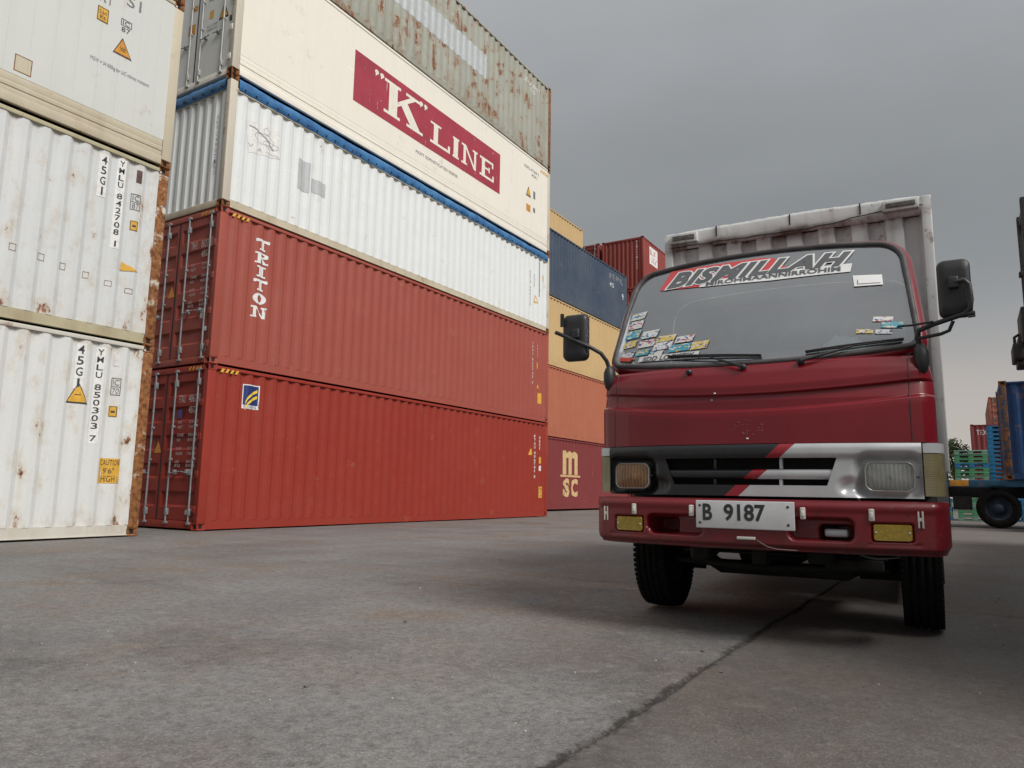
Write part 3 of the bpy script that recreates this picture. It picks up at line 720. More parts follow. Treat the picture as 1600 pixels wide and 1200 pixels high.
c4, s4, cs = container('container', 'cream refrigerated container with a large dark red lettered banner on its side', (xC+.002, yC, z4), 0, HC, 12.192, cream, creampost, cream, style='reefer', group='containers of the tall stack behind the yard', seed=0, cast=rcast)
for o in c4.children:
    if o.name.startswith('door') and not o.name.startswith('door_g'):
        o.material_slots[0].link = 'OBJECT'; o.material_slots[0].material = rdoor
kred = simple('banner_crimson', (.36, .035, .060), .55, var=.12, scale=2, wear=.3)
creamp = simple('banner_cream', (.80, .765, .68), .55, var=.06, scale=3, wear=.35)
decal('banner', rect2d(-2.98, .97, 3.07, 2.20), kred, s4, BASE, 'X', cs, .002)
P = [fit2d(serif('K', .22, .085), -1.98, 1.18, -.52, 2.03)]
for ch, u0, u1 in (('L', -.22, .62), ('I', .74, 1.02), ('N', 1.14, 1.90), ('E', 2.02, 2.74)): P.append(fit2d(serif(ch, .22 if ch != 'I' else .36, .10), u0, 1.19, u1, 1.76))
decal('lettering', join2d(P), creamp, s4, BASE, 'X', cs, .005)
for u in (-2.26, -2.08, -.62, -.44):
    decal('quote_mark', join2d([poly2d([(u+.07*math.cos(a*.5236), 2.02+.055*math.sin(a*.5236)) for a in range(12)])]), creamp, s4, BASE, 'X', cs, .006)
    decal('quote_mark', poly2d([(u-.05, 2.0), (u+.04, 1.99), (u-.04, 1.90)]), creamp, s4, BASE, 'X', cs, .008)
decal('lettering', fit2d(text2d('MOST SOPHISTICATED REEFER'), -.76, .66, 1.0, .74), M['grey_print'], s4, BASE, 'X', cs, .004)
decal('lettering', join2d([fit2d(text2d('KKFU 671049 5'), 4.45, 2.40, 5.35, 2.50), fit2d(text2d('45R1'), 4.9, 2.25, 5.25, 2.34)]), M['grey_print'], s4, BASE, 'X', cs, .004)
decal('warning_border', tri2d(4.72, 1.68, .30, .34), M['black_print'], s4, BASE, 'X', cs, .003); decal('warning_triangle', tri2d(4.72, 1.67, .22, .24), M['yellow_label'], s4, BASE, 'X', cs, .005); decal('orange_label', rect2d(4.60, 1.02, 4.85, 1.25), M['orange_label'], s4, BASE, 'X', cs); decal('grey_label', rect2d(5.02, 1.55, 5.14, 1.80), M['grey_print'], s4, BASE, 'X', cs); decal('grey_label', rect2d(5.02, 1.10, 5.14, 1.25), M['grey_print'], s4, BASE, 'X', cs)
hazard(s4, 5.45, 2.62, 6.0, 2.70, 'X', BASE+.012, None, 6)
d = [o for o in c4.children if o.name.startswith('door') and not o.name.startswith('door_g')][-1]
decal('warning_border', tri2d(.80, 1.42, .30, .34), M['black_print'], d, 6.061, 'N', None, .003); decal('warning_triangle', tri2d(.80, 1.41, .23, .25), M['yellow_label'], d, 6.061, 'N', None, .006)
decal('orange_label', rect2d(-.30, 1.22, -.08, 1.44), M['orange_label'], d, 6.061, 'N'); decal('yellow_label', rect2d(.36, 1.38, .48, 1.55), M['yellow_label'], d, 6.061, 'N'); decal('orange_label', rect2d(-.18, 1.72, -.05, 1.84), M['orange_label'], d, 6.061, 'N'); decal('black_label', rect2d(.98, 1.12, 1.06, 1.24), M['black_print'], d, 6.061, 'N')
decal('lettering', join2d([fit2d(text2d(w_), .30, z, .62, z+.05) for w_, z in (('MAX GROSS', 1.92), ('TARE', 1.84), ('NET', 1.76), ('CU CAP', 1.2), ('34000 KG', 1.12))]), M['grey_print'], d, 6.061, 'N')
z5 = z4+HC
c5, s5, cs = container('container', 'grey-green rust-streaked container topmost on the tall stack with a pale painted-over patch', (xC+.012, yC, z5), 0, HC, 12.192, grn, brown, grn, group='containers of the tall stack behind the yard', seed=1, cast=brown)
decal('paint_patch', rect2d(-4.6, 1.28, 2.25, 2.02), simple('pale_patch_paint', (.44, .47, .48), .55, var=.08), s5, BASE, 'X', cs, .002)
decal('lettering', join2d([fit2d(text2d('GESU 867611'), 4.30, 2.38, 5.45, 2.52), fit2d(text2d('45G1'), 4.75, 2.18, 5.1, 2.32)]), M['white_print'], s5, BASE, 'X', cs)

# --- third stack beyond, and the rows behind it
red3 = cpaint('plum_red_paint', (.205, .040, .042), (.235, .055, .055), .5, .05, .12, (.14, .05, .05), .2, .5, 14.)
org = cpaint('salmon_orange_paint', (.42, .135, .078), (.46, .165, .10), .6, .2, .2, (.22, .09, .06), .3, .55, 15.)
yel = cpaint('ochre_yellow_paint', (.56, .39, .19), (.60, .43, .23), .5, .12, .12, (.25, .17, .09), .25, .5, 16.)
nav = cpaint('navy_blue_paint', (.043, .066, .108), (.085, .11, .145), .9, .05, .25, (.10, .085, .10), .3, .5, 17.)
red4 = cpaint('far_red_paint', (.26, .052, .045), (.30, .075, .065), .5, .05, .1, (.15, .05, .04), .2, .5, 18.)
GT = 'containers of the stack behind the red truck'
cm, sm_, cs = container('container', 'plum red container on the ground beside the truck with beige shipping logo', (xT, yT, .05), 0, HC, 12.192, red3, seed=0, hardware=False, group=GT, cast=red3)
beige = simple('logo_beige', (.60, .42, .21), .55, var=.08, wear=.4)
def arc_m(u0, z0, w, h):
    P = [rect2d(u0, z0, u0+w*.24, z0+h)]
    for k in (0, 1):
        uc = u0+w*(.24+.19+.38*k)
        P += [ring2d(uc, z0+h*.72, w*.19+w*.19*.0+.001, h*.27, .0009, .0009, 2)] if False else []
        P += [rect2d(u0+w*(.43-.05+.38*k)+w*.0, z0, u0+w*(.62+.38*k), z0+h*.70), poly2d([(u0+w*(.24+.33*k), z0+h*.70), (u0+w*(.62+.38*k), z0+h*.70), (u0+w*(.60+.38*k), z0+h*.88), (u0+w*(.50+.38*k), z0+h*.98), (u0+w*(.36+.38*k), z0+h), (u0+w*(.24+.36*k), z0+h*.90)])]
    return join2d(P)
mu = 26.75-yT
decal('logo_letter', arc_m(mu, 1.42, 1.30, .98), beige, sm_, BASE, 'X', cs, .004)
decal('logo_base', rect2d(mu-.22, 1.32, mu+1.52, 1.40), beige, sm_, BASE, 'X', cs, .005)
decal('lettering', join2d([fit2d(text2d('S', 1, .05), mu+.02, .50, mu+.60, 1.26), fit2d(text2d('C', 1, .05), mu+.70, .50, mu+1.32, 1.26)]), beige, sm_, BASE, 'X', cs, .004)
container('container', 'faded salmon orange container second from the ground beside the truck', (xT+.01, yT, .05+HC), 0, HC, 12.192, org, seed=1, hardware=False, group=GT, cast=org)
container('container', 'ochre yellow container behind the left mirror, third from the ground', (xT, yT, .05+2*HC), 0, HC, 12.192, yel, seed=2, hardware=False, group=GT, cast=yel)
cn, sn, cs = container('container', 'navy blue container topmost beside the truck with white worn lettering', (xT+.015, yT, .05+3*HC), 0, HC, 12.192, nav, seed=0, hardware=False, group=GT, cast=nav)
wp = simple('worn_white_letter', (.30, .31, .33), .6, var=.4, scale=8)
for i, ch in enumerate('INTERPOOL'): decal('lettering', fit2d(text2d(ch), 4.05+i*.18, 2.30, 4.17+i*.18, 2.55), wp, sn, BASE, 'X', cs)
decal('lettering', join2d([fit2d(text2d('45G1'), 4.1, 1.9, 4.6, 2.1)]), M['white_print'], sn, BASE, 'X', cs)
decal('lettering', fit2d(text2d('9'), 5.55, 1.55, 5.68, 1.85), M['white_print'], sn, BASE, 'X', cs)
LEVEL = ['on the ground', 'second from the ground', 'third from the ground', 'fourth from the ground']
xB = xT-2.46
for k in range(4): container('container', 'weathered container in the row hidden behind the navy one, '+LEVEL[k], (xB, yT, .05+k*HC), 0, HC, 12.192, (org, red3, nav, org)[k], seed=k, hardware=False, group='hidden containers of the rear row', cast=org)
container('container', 'ochre yellow container showing above the navy one, topmost of the rear row', (xB, yT, .05+4*HC), 0, HC, 12.192, yel, seed=1, hardware=False, group=GT, cast=yel)
xR, yR = -14.09-W2, 35.66+6.096
for k in range(4):
    container('container', 'red container under the white-emblem one behind the truck, '+LEVEL[k], (xR, yR, k*HC), 0, HC, 12.192, red4, seed=k, near='front', hardware=False, group='hidden containers of the far red stacks', cast=red4)
    container('container', 'red container under the door-end one far behind the truck, '+LEVEL[k], (xR-2.62, yR, k*HC+.02), 0, HC, 12.192, red4, seed=k+1, hardware=False, group='hidden containers of the far red stacks', cast=red4)
cr_, sr, cs = container('container', 'red container high up left of the truck box with white emblem panel on its side', (xR, yR, 4*HC), 0, HC, 12.192, red4, seed=2, near='front', hardware=False, cast=red4, group='far red containers above the truck cab')
decal('emblem_panel', rect2d(-5.2, 1.62, -3.9, 2.60), M['white_print'], sr, BASE, 'X', cs); decal('emblem_print', join2d([fit2d(text2d('BLUE'), -5.05, 2.15, -4.2, 2.45), fit2d(text2d('SKY'), -4.9, 1.75, -4.05, 2.05)]), simple('emblem_red', (.45, .12, .15), .5), sr, BASE, 'X', cs, .005)
ep = [o for o in cr_.children if o.name.startswith('end_panel')][0]
for i in range(11): decal('lettering', fit2d(text2d('BSIU9417053'[i]), .80, 2.60-i*.15, .87, 2.70-i*.15), M['white_print'], ep, 6.066, 'N', None, .004)
cr2, _, _ = container('container', 'red container with its doors to the yard, left of the one with white emblem', (xR-2.62, yR, 4*HC+.02), 0, HC, 12.192, red4, seed=0, hardware=True, cast=red4, group='far red containers above the truck cab')
door_print(cr2, [('BSIU 942016 1', .25, 2.15, 1.05, 2.3), ('45G1', .5, 1.95, .85, 2.08)])
#TRUCK ------------------------------------------------------------ the box truck
TH = R_(3)
TO = (-.995, 3.921, 0.)
TR = thing('box_truck', 'dark red box truck parked facing the camera with half black, half silver grille', 'truck', TO, TH)
def Y0(z): return lerp(z, [0, .5, .714, .716, 1.02, 1.25, 1.45, 1.48, 1.62, 1.9, 2.22, 2.3], [.02, 0, 0, .06, .05, .045, .105, .14, .195, .34, .56, .64])
def PL(x): return .10*(min(abs(x), 1.)/.8)**2.4
def S(x, z): return Y0(z)+PL(x)
t = NT('dark_red_truck_paint'); n = t.noise(2.2, 6, .6)
col = t.mix(t.rng(n, .35, .7), (.165, .0055, .0115), (.195, .008, .015))
col = t.mix(t.rng(t.noise(60, 3, .6), .62, .80, 0, .15), col, (.20, .06, .06))
col = t.mix(t.rng(t.noise(1.0, 6, .6, stretch=(7, 7, .9)), .60, .86, 0, .2), col, (.13, .04, .04))
t.col(col); t.set(Roughness=t.rng(t.noise(4, 5), .3, .7, .28, .40), Coat_Weight=.45, Coat_Roughness=.06); t.bump(t.noise(2.5, 3), .10, .02)
t.b.inputs['Specular IOR Level'].default_value = .3; M['tred'] = t.mat
t = NT('bumper_red_paint')
col = t.mix(t.rng(t.noise(3, 6, .6), .35, .7), (.165, .007, .012), (.195, .010, .016))
col = t.mix(t.rng(t.noise(30, 5, .7), .60, .68, 0, .8), col, (.05, .012, .012))
col = t.mix(t.rng(t.noise(8, 7, .72, stretch=(.5, 1, 1.6), loc=(3, 0, 0)), .60, .72, 0, .55), col, (.24, .13, .12))
col = t.mix(t.math('MULTIPLY', t.rng(t.sepobj()[2], .58, .46), t.rng(t.noise(7, 6, .65), .36, .62, 0, .75)), col, (.040, .027, .024))
t.col(col); t.set(Roughness=t.rng(t.noise(5, 5), .3, .7, .32, .5), Coat_Weight=.4, Coat_Roughness=.14); t.bump(t.noise(14, 5), .10, .006)
t.b.inputs['Specular IOR Level'].default_value = .38; M['bump'] = t.mat
M['rubber'] = simple('black_rubber', (.022, .021, .021), .6, var=.3)
M['gask'] = simple('weathered_gasket', (.062, .055, .057), .62, var=.3, scale=10)
M['plast'] = simple('black_plastic', (.020, .020, .022), .48, var=.25, scale=18, bump=.15)
M['under'] = simple('underbody_grime', (.016, .015, .014), .85, var=.5, scale=9, bump=.4)
# grille paint: black to the left, a red slash, silver to the right
t = NT('grille_paint'); sx, sy, sz = t.sepobj()
q = t.math('SUBTRACT', sx, t.math('MULTIPLY_ADD', sz, 1.084, -.943))
isr = t.math('GREATER_THAN', q, .012); iss = t.math('GREATER_THAN', q, .086)
scr = t.rng(t.noise(40, 5, .6), .35, .7, 0, .25)
blk = t.mix(scr, (.010, .011, .013), (.03, .03, .032)); slv = t.mix(t.rng(t.noise(5, 6), .35, .7), (.50, .51, .525), (.60, .61, .62)); rd = (.30, .016, .026)
t.col(t.mix(iss, t.mix(isr, blk, rd), slv)); t.set(Metallic=t.math('MULTIPLY', iss, .25), Roughness=t.rng(t.noise(6, 5), .3, .7, .28, .46), Coat_Weight=.2)
M['grille'] = t.mat
M['silver'] = simple('silver_paint', (.56, .57, .585), .36, metal=.25, var=.1)

def plan_row(z, Wd, rx=.07, ry=.10, yend=1.60, nf=26, na=7, f=None, xs_=None):
    """one horizontal section of the front: from the left rear, round the nose, to the right rear"""
    xe = Wd-rx; half = []
    for i in range(nf+1):
        x = xe*i/nf; half.append((x, (f or S)(x, z)))
    ye = half[-1][1]
    for i in range(1, na+1):
        a = math.pi/2*i/na; half.append((xe+rx*math.sin(a), ye+.02*math.sin(a)+(ry)*(1-math.cos(a))))
    half.append((Wd, yend))
    row = [(-x, y, z) for x, y in reversed(half[1:])]
    if f: row = [(x, y, z) for x, y, z in row]
    return row+[(x, y, z) for x, y in half]
# front panel with the pressed channel
def fp(x, z):
    c1 = 1.285+.05*(abs(x)/.8)**2; c2 = 1.205+.055*(abs(x)/.8)**2
    g_ = .022*sm(c1+.003, c1-.006, z)*sm(c2-.014, c2-.003, z)
    bul = -.012*sm(c1, c1+.05, z)*(1-sm(1.40, 1.46, z))
    low = -.006*sm(c2, c2-.05, z)
    return S(x, z)+g_+bul+low
m = MB(); zs = [1.018+.445*i/110 for i in range(111)]
m.grid([plan_row(z, .888-.02*sm(1.3, 1.47, z), f=fp) for z in zs], 0, True)
m.grid([plan_row(1.463, .868, f=fp), plan_row(1.475, .86, f=lambda x, z: S(x, z)+.03)], 0, True)
m.grid([plan_row(1.004, .886, f=lambda x, z: S(x, z)+.03), plan_row(1.018, .888, f=fp)], 0, True)
fpo = m.build('front_panel', M['tred'], TR)
for x in (-.775, .775):
    m = MB(); m.tube([(x, fp(x, z)+.0005, z) for z in zs[1::5]], .0028, 6); m.build('panel_seam', M['rubber'], fpo)
for nm, k0, k1, w in (('bonnet_seam', 1.352, .052, .0022),):
    m = MB(); m.tube([(x, fp(x, k0+k1*(abs(x)/.8)**2)+.0004, k0+k1*(abs(x)/.8)**2) for x in [-.77+1.54*i/40 for i in range(41)]], w, 6)
# scar where an emblem used to sit
scar = simple('emblem_scar', (.17, .035, .042), .7, var=.5, scale=30)
for i in range(22):
    a_ = rnd.uniform(0, 2*math.pi); k_ = rnd.uniform(.75, 1.05); x = .075*k_*math.cos(a_)+.01; z = 1.105+.042*k_*math.sin(a_) if i < 14 else 1.06+.07*rnd.random(); x = x if i < 14 else .01+.014*rnd.gauss(0, 1)
    m = MB(); w_ = rnd.uniform(.003, .011); h_ = rnd.uniform(.0015, .004); m.cbox((x-w_, fp(x, z)-.0010, z-h_), (x+w_, fp(x, z)+.004, z+h_), .001); m.build('emblem_residue', scar, fpo)
for x, z in ((-.165, 1.298), (-.185, 1.262), (0.005, 1.045)):
    m = MB(); m.cbox((x-.006, fp(x, z)-.003, z-.004), (x+.006, fp(x, z)+.004, z+.004), .002); m.build('paint_chip', M['white_print'], fpo)

# windscreen outline
def ws_outline(n=120):
    pts = []
    def zb(x): return 1.470+.060*(abs(x)/.8)**2
    def zt(x): return 2.222-.035*(abs(x)/.72)**2
    # corners (x,z): bottom +-.825, top +-.775
    side = []
    rb, rt_ = .05, .13
    P = []
    for i in range(31): x = -.775+1.55*i/30; P.append((x, zb(x)))
    for i in range(1, 6): a = math.pi/2*i/6; P.append((.775+rb*math.sin(a), zb(.775)+rb*(1-math.cos(a))))
    for i in range(13): f = i/12; P.append((.825-.043*f, zb(.775)+rb+(2.055-zb(.775)-rb)*f))
    for i in range(1, 9): a = math.pi/2*i/9; P.append((.782-rt_*(1-math.cos(a)), 2.055+(zt(.652)-2.055)*math.sin(a)))
    for i in range(25): x = .652-1.304*i/24; P.append((x, zt(x)))
    Q = [(x, z) for x, z in P if x > .652 and z > 1.6 and False]
    L_ = [(-x, z) for x, z in P if x > .653 and z > zb(.775)+.001 and x > 0]
    L_.sort(key=lambda p: -p[1]); P += L_
    return P
WO = ws_outline()
def off(P, d):
    n = len(P); out = []
    for i in range(n):
        a, b = P[i-1], P[(i+1) % n]; tx, tz = b[0]-a[0], b[1]-a[1]; l = math.hypot(tx, tz) or 1
        out.append((P[i][0]+tz/l*d, P[i][1]-tx/l*d))
    return out
m = MB(); rows = []
for d, dy in ((0, 0), (.016, .0), (.030, .006), (.042, .022), (.050, .052), (.054, .10), (.056, 1.45)):
    rows.append([(x, (S(x, z)+dy) if dy < 1 else 1.60, z) for x, z in off(WO, d)])
m.grid(rows, 0, True, True)
m.poly([(x, 1.601, z) for x, z in off(WO, .054)])
m.box((-.86, .30, .98), (.86, 1.60, 1.0)); m.box((-.87, 1.58, 1.0), (.87, 1.595, 1.5))
cab = m.build('cab_shell', M['tred'], TR, fix=False)
m = MB(); m.tube([(x, S(x, z)-.001, z) for x, z in off(WO, .006)]+[(WO[0][0], S(*WO[0])-.001, WO[0][1]-.006)], .016, 8); gk_ = m
# glass: rows between the outline's bottom and top
def edge(z):
    xs = []
    n = len(WO)
    for i in range(n):
        a, b = WO[i], WO[(i+1) % n]
        if (a[1]-z)*(b[1]-z) <= 0 and a[1] != b[1]: xs.append(a[0]+(b[0]-a[0])*(z-a[1])/(b[1]-a[1]))
    return max(xs) if xs else .5
t = NT('windscreen_glass')
t.t.nodes.remove(t.b)
tr_ = t.n('ShaderNodeBsdfTransparent'); tr_.inputs[0].default_value = (.90, .93, .93, 1)
gl = t.n('ShaderNodeBsdfGlossy'); gl.inputs['Roughness'].default_value = .02; gl.inputs[0].default_value = (.92, .95, .97, 1)
df = t.n('ShaderNodeBsdfDiffuse'); df.inputs[0].default_value = (.34, .35, .355, 1)
lw = t.n('ShaderNodeFresnel'); lw.inputs[0].default_value = 1.52
fr = t.math('MULTIPLY_ADD', lw.outputs[0], 1.0, .26)
ms = t.n('ShaderNodeMixShader'); t.l(fr, ms.inputs[0]); t.l(tr_.outputs[0], ms.inputs[1]); t.l(gl.outputs[0], ms.inputs[2])
dust = t.math('ADD', t.rng(t.noise(1.8, 6, .6), .3, .75, .07, .19), t.rng(t.noise(22, 5, .6, stretch=(1, 1, .4)), .5, .8, 0, .08))
ms2 = t.n('ShaderNodeMixShader'); t.l(dust, ms2.inputs[0]); t.l(ms.outputs[0], ms2.inputs[1]); t.l(df.outputs[0], ms2.inputs[2]); t.l(ms2.outputs[0], t.out.inputs[0])
m = MB()
def zbx(x): return 1.470+.060*(min(abs(x), .8)/.8)**2
def ztx(x):
    ax = abs(x)
    if ax <= .652: return 2.222-.035*(ax/.72)**2
    c = max(-1, min(1, 1-(ax-.652)/.13)); a = math.acos(max(-1, min(1, 1-(.782-ax)/.13))); return 2.055+(2.222-.035*(.652/.72)**2-2.055)*math.sin(a)
rows = []
xs = [-.78+1.56*i/48 for i in range(49)]
for j in range(15): rows.append([(x, S(x, zbx(x)+(ztx(x)-zbx(x))*j/14)+.004, zbx(x)+(ztx(x)-zbx(x))*j/14) for x in xs])
m.grid(rows, 0, True)
for sg in (-1, 1):
    m.grid([[(sg*(.78+(.825-.043*f-.78)*k), S(.8, z)+.004, z) for k in (0, 1)] for f in [i/12 for i in range(13)] for z in [1.532+(2.055-1.532)*f]], 0, True)
wsg = m.build('windscreen', t.mat, TR)
gk_.build('screen_gasket', M['gask'], wsg)
# interior
M['dash'] = simple('dash_grey', (.46, .46, .45), .7, var=.2); M['seat'] = simple('seat_cloth', (.42, .40, .38), .85, var=.3, bump=.3); M['cabin'] = simple('cabin_trim', (.16, .155, .15), .85, var=.2)
m = MB(); m.grid([[(x, S(x, 1.5)+y, z) for x in [-.80+1.6*i/20 for i in range(21)]] for y, z in ((.03, 1.462), (.10, 1.468), (.24, 1.455), (.32, 1.40), (.33, 1.05))], 0, True); m.build('dashboard', M['dash'], TR)
m = MB(); m.box((-.80, 1.545, 1.0), (.80, 1.57, 2.15)); m.build('cabin_back', M['cabin'], TR)
for x in (-.42, .10, .50):
    m = MB(); m.cbox((x-.22, 1.00, 1.02), (x+.22, 1.50, 1.18), .05); m.cbox((x-.21, 1.36, 1.18), (x+.21, 1.50, 1.76), .05); so = m.build('seat', M['seat'], TR)
    m = MB(); m.cbox((x-.13, 1.38, 1.80), (x+.13, 1.47, 1.95), .035); m.build('headrest', M['seat'], so)
m = MB(); c0 = Vector((-.42, .62, 1.46)); ax = Matrix.Rotation(R_(-28), 4, 'X')
pts = [c0+ax @ Vector((.21*math.cos(a*math.pi/16), 0.0, .21*math.sin(a*math.pi/16))) for a in range(33)]
m.tube(pts, .014, 8, cap=False); m.tube([c0+ax @ Vector((-.2, .0, 0)), c0, c0+ax @ Vector((.2, 0, 0))], .014, 6); m.tube([c0, c0+Vector((0, -.1, -.4))], .03, 8); m.build('steering_wheel', M['plast'], TR)
# print and stickers on the screen
def on_glass(name, vf, mat, off_=.004, sub=.08):
    V, F = vf
    bm = bmesh.new(); vv = [bm.verts.new((x, z, 0)) for x, z in V]
    for q in F:
        try: bm.faces.new([vv[i] for i in q])
        except ValueError: pass
    lo, hi = min(p[0] for p in V), max(p[0] for p in V); u = math.ceil(lo/sub)*sub
    while u < hi:
        bmesh.ops.bisect_plane(bm, geom=bm.verts[:]+bm.edges[:]+bm.faces[:], plane_co=(u, 0, 0), plane_no=(1, 0, 0)); u += sub
    for zk in (1.62, 1.9, 2.22):
        bmesh.ops.bisect_plane(bm, geom=bm.verts[:]+bm.edges[:]+bm.faces[:], plane_co=(0, zk, 0), plane_no=(0, 1, 0))
    bm.normal_update()
    for f in bm.faces:
        if f.normal.z < 0: f.normal_flip()
    bm.verts.index_update()
    me = D.meshes.new(name); me.from_pydata([(v.co.x, S(v.co.x, v.co.y)+.004-off_, v.co.y) for v in bm.verts], [], [[v.index for v in f.verts] for f in bm.faces]); me.update(); bm.free()
    return link(name, me, mat, wsg)
vred = simple('banner_red', (.50, .055, .06), .5, var=.1); vwhite = simple('banner_white', (.66, .66, .66), .5, var=.06); vdark = simple('banner_grey', (.085, .09, .095), .5, var=.15)
def warp(vf, top0, top1, bot0, bot1, u0, u1):
    V, F = vf; xs = [p[0] for p in V]; zs = [p[1] for p in V]; a, b, c_, d_ = min(xs), max(xs), min(zs), max(zs)
    out = []
    for x, z in V:
        f = (x-a)/(b-a); g_ = (z-c_)/(d_-c_); X = u0+(u1-u0)*f
        lo = bot0+(bot1-bot0)*f; hi = top0+(top1-top0)*f; out.append((X, lo+(hi-lo)*g_))
    return out, F
on_glass('banner_strip', poly2d([(-.60, 2.040), (-.55, 2.185), (.02, 2.185), (.10, 2.172), (.20, 2.060), (-.20, 2.035), (-.30, 2.018)]), vred, .005)
on_glass('banner_strip', poly2d([(-.335, 2.018), (-.315, 2.058), (.53, 2.068), (.52, 2.008), (.10, 2.0)]), vwhite, .006)
outl = text2d('BISMILLAH', 1, .10, .42, 'LEFT', 1, 1.08); core = text2d('BISMILLAH', 1, .048, .42, 'LEFT', 1, 1.08)
on_glass('banner_outline', warp(outl, 2.172, 2.168, 2.034, 2.046, -.570, .545), vwhite, .008)
on_glass('banner_lettering', warp(core, 2.164, 2.160, 2.043, 2.055, -.552, .528), vdark, .011)
on_glass('banner_lettering', warp(text2d('MIROHMAANNIRROHIM', 1, .02), 2.050, 2.052, 2.020, 2.018, -.29, .47), vdark, .010)
on_glass('paper_sticker', poly2d([(.532, 1.978), (.678, 1.972), (.682, 1.902), (.540, 1.900)]), vwhite, .007)
on_glass('paper_print', join2d([rect2d(.556, 1.912, .559, 1.945), rect2d(.560, 1.914, .67, 1.917)]), vdark, .010)
SM = []
for i, (a_, b_, c_) in enumerate([((.62, .63, .64), (.05, .22, .40), (.55, .40, .08)), ((.60, .60, .58), (.42, .06, .05), (.05, .12, .35)), ((.05, .30, .42), (.62, .62, .60), (.60, .42, .06)), ((.60, .45, .10), (.60, .60, .60), (.08, .10, .30)), ((.62, .62, .64), (.10, .10, .12), (.22, .20, .45))]):
    t = NT('sticker_print'); sx, sy, sz = t.sepobj()
    b1 = t.math('GREATER_THAN', t.noise(26, 2, .5, stretch=(1, 0, 2.2), loc=(i*3., 0, i*1.)), .56); b2 = t.math('GREATER_THAN', t.noise(40, 2, .5, stretch=(1, 0, 2), loc=(i*5., 1, 2)), .60)
    t.col(t.mix(b2, t.mix(b1, a_, b_), c_)); t.set(Roughness=.45); SM.append(t.mat)
sheet = [(-.768, 1.835, .10, .050), (-.776, 1.768, .10, .058), (-.784, 1.700, .10, .056), (-.79, 1.638, .09, .045), (-.80, 1.568, .095, .038), (-.668, 1.690, .11, .05), (-.680, 1.628, .11, .048), (-.69, 1.575, .09, .036), (-.56, 1.652, .12, .04), (-.575, 1.598, .12, .05), (-.60, 1.562, .09, .03), (-.435, 1.632, .11, .042), (-.47, 1.575, .13, .045), (-.335, 1.578, .10, .048)]
for i, (x, z, w, h) in enumerate(sheet):
    k = .20*h
    on_glass('sticker', poly2d([(x, z), (x+w, z+k*.6), (x+w+.014, z+h+k*.6), (x+.014, z+h)]), SM[i % 5], .006+.0006*(i % 3))
on_glass('name_strip', poly2d([(-.66, 1.535), (-.28, 1.520), (-.275, 1.566), (-.65, 1.566)]), vwhite, .009)
on_glass('name_strip', poly2d([(-.80, 1.560), (-.72, 1.545), (-.69, 1.566), (-.79, 1.580)]), simple('strip_red', (.50, .06, .03), .5), .012)
on_glass('name_lettering', warp(text2d('SDD LOGISTIK', 1, .02, .3), 1.562, 1.562, 1.534, 1.528, -.63, -.30), vdark, .012)
for i, (x0, z0, x1, z1) in enumerate(((.625, 1.672, .72, 1.70), (.665, 1.632, .765, 1.667), (.545, 1.605, .625, 1.628), (.635, 1.598, .715, 1.622))):
    on_glass('sticker', poly2d([(x0, z0), (x1, z0-.004), (x1+.003, z1-.004), (x0+.003, z1)]), SM[(i+1) % 5], .006)
# wipers
for pv, tip0, tip1, el in (((.28, 1.452), (.30, 1.508), (.765, 1.556), (.52, 1.522)), ((-.015, 1.440), (.075, 1.505), (-.46, 1.545), (-.20, 1.515))):
    m = MB(); p0 = (pv[0], S(*pv)-.030, pv[1]); pe = (el[0], S(*el)-.030, el[1])
    m.tube([p0, ((p0[0]+pe[0])/2, (p0[1]+pe[1])/2-.008, (p0[2]+pe[2])/2), pe], [.010, .007, .006], 6); m.lathe([(-.03, .004), (-.028, .016), (.0, .018), (.03, .018)], 'Y', (pv[0], S(*pv)-.005, pv[1]), 12)
    wp_ = m.build('wiper_arm', M['plast'], TR)
    m = MB(); pts = [(tip0[0]+(tip1[0]-tip0[0])*i/10, tip0[1]+(tip1[1]-tip0[1])*i/10) for i in range(11)]
    m.tube([(x, S(x, z)-.010, z) for x, z in pts], .006, 6); m.tube([(x, S(x, z)-.022-.012*math.sin(math.pi*i/10), z+.004) for i, (x, z) in enumerate(pts)], .0045, 6); m.build('wiper_blade', M['rubber'], wp_)
m = MB(); m.lathe([(-.03, .003), (-.026, .016), (.0, .018), (.02, .018)], 'Y', (-.315, S(.315, 1.43)-.002, 1.432), 12); m.build('washer_knob', M['plast'], TR)
# grille
def xe(z, sg): return (lerp(z, [.76, .80, .942, 1.0], [-.385, -.405, -.452, -.475]) if sg < 0 else lerp(z, [.76, .80, .942, 1.0], [.37, .385, .435, .46]))
HLX, HLZ, HW, HH = .668, .848, .111, .073
def sdf(x, z, cx, cz, hw, hh, r):
    qx, qz = abs(x-cx)-hw+r, abs(z-cz)-hh+r
    return math.hypot(max(qx, 0), max(qz, 0))+min(max(qx, qz), 0)-r
def gy_(x, z):
    y = S(x, z)-.006-.016*sm(.93, .965, z)*(1-sm(.99, 1.018, z)*.6)
    sg = 1 if x > 0 else -1
    d = sdf(x, z, sg*HLX, HLZ, HW+.012, HH+.012, .035)
    # pocket sweeps towards the middle at its foot
    d2 = d-.06*sm(sg*HLX-sg*.10, sg*HLX-sg*.30, x if sg > 0 else x)*0
    y += .046*sm(.046, -.004, d)
    d = sdf(x, z, sg*(HLX-.15), HLZ-.050, .06, .022, .02)
    y += .026*sm(.035, -.012, d)
    return y
m = MB(); zs = [.742+.272*i/34 for i in range(35)]
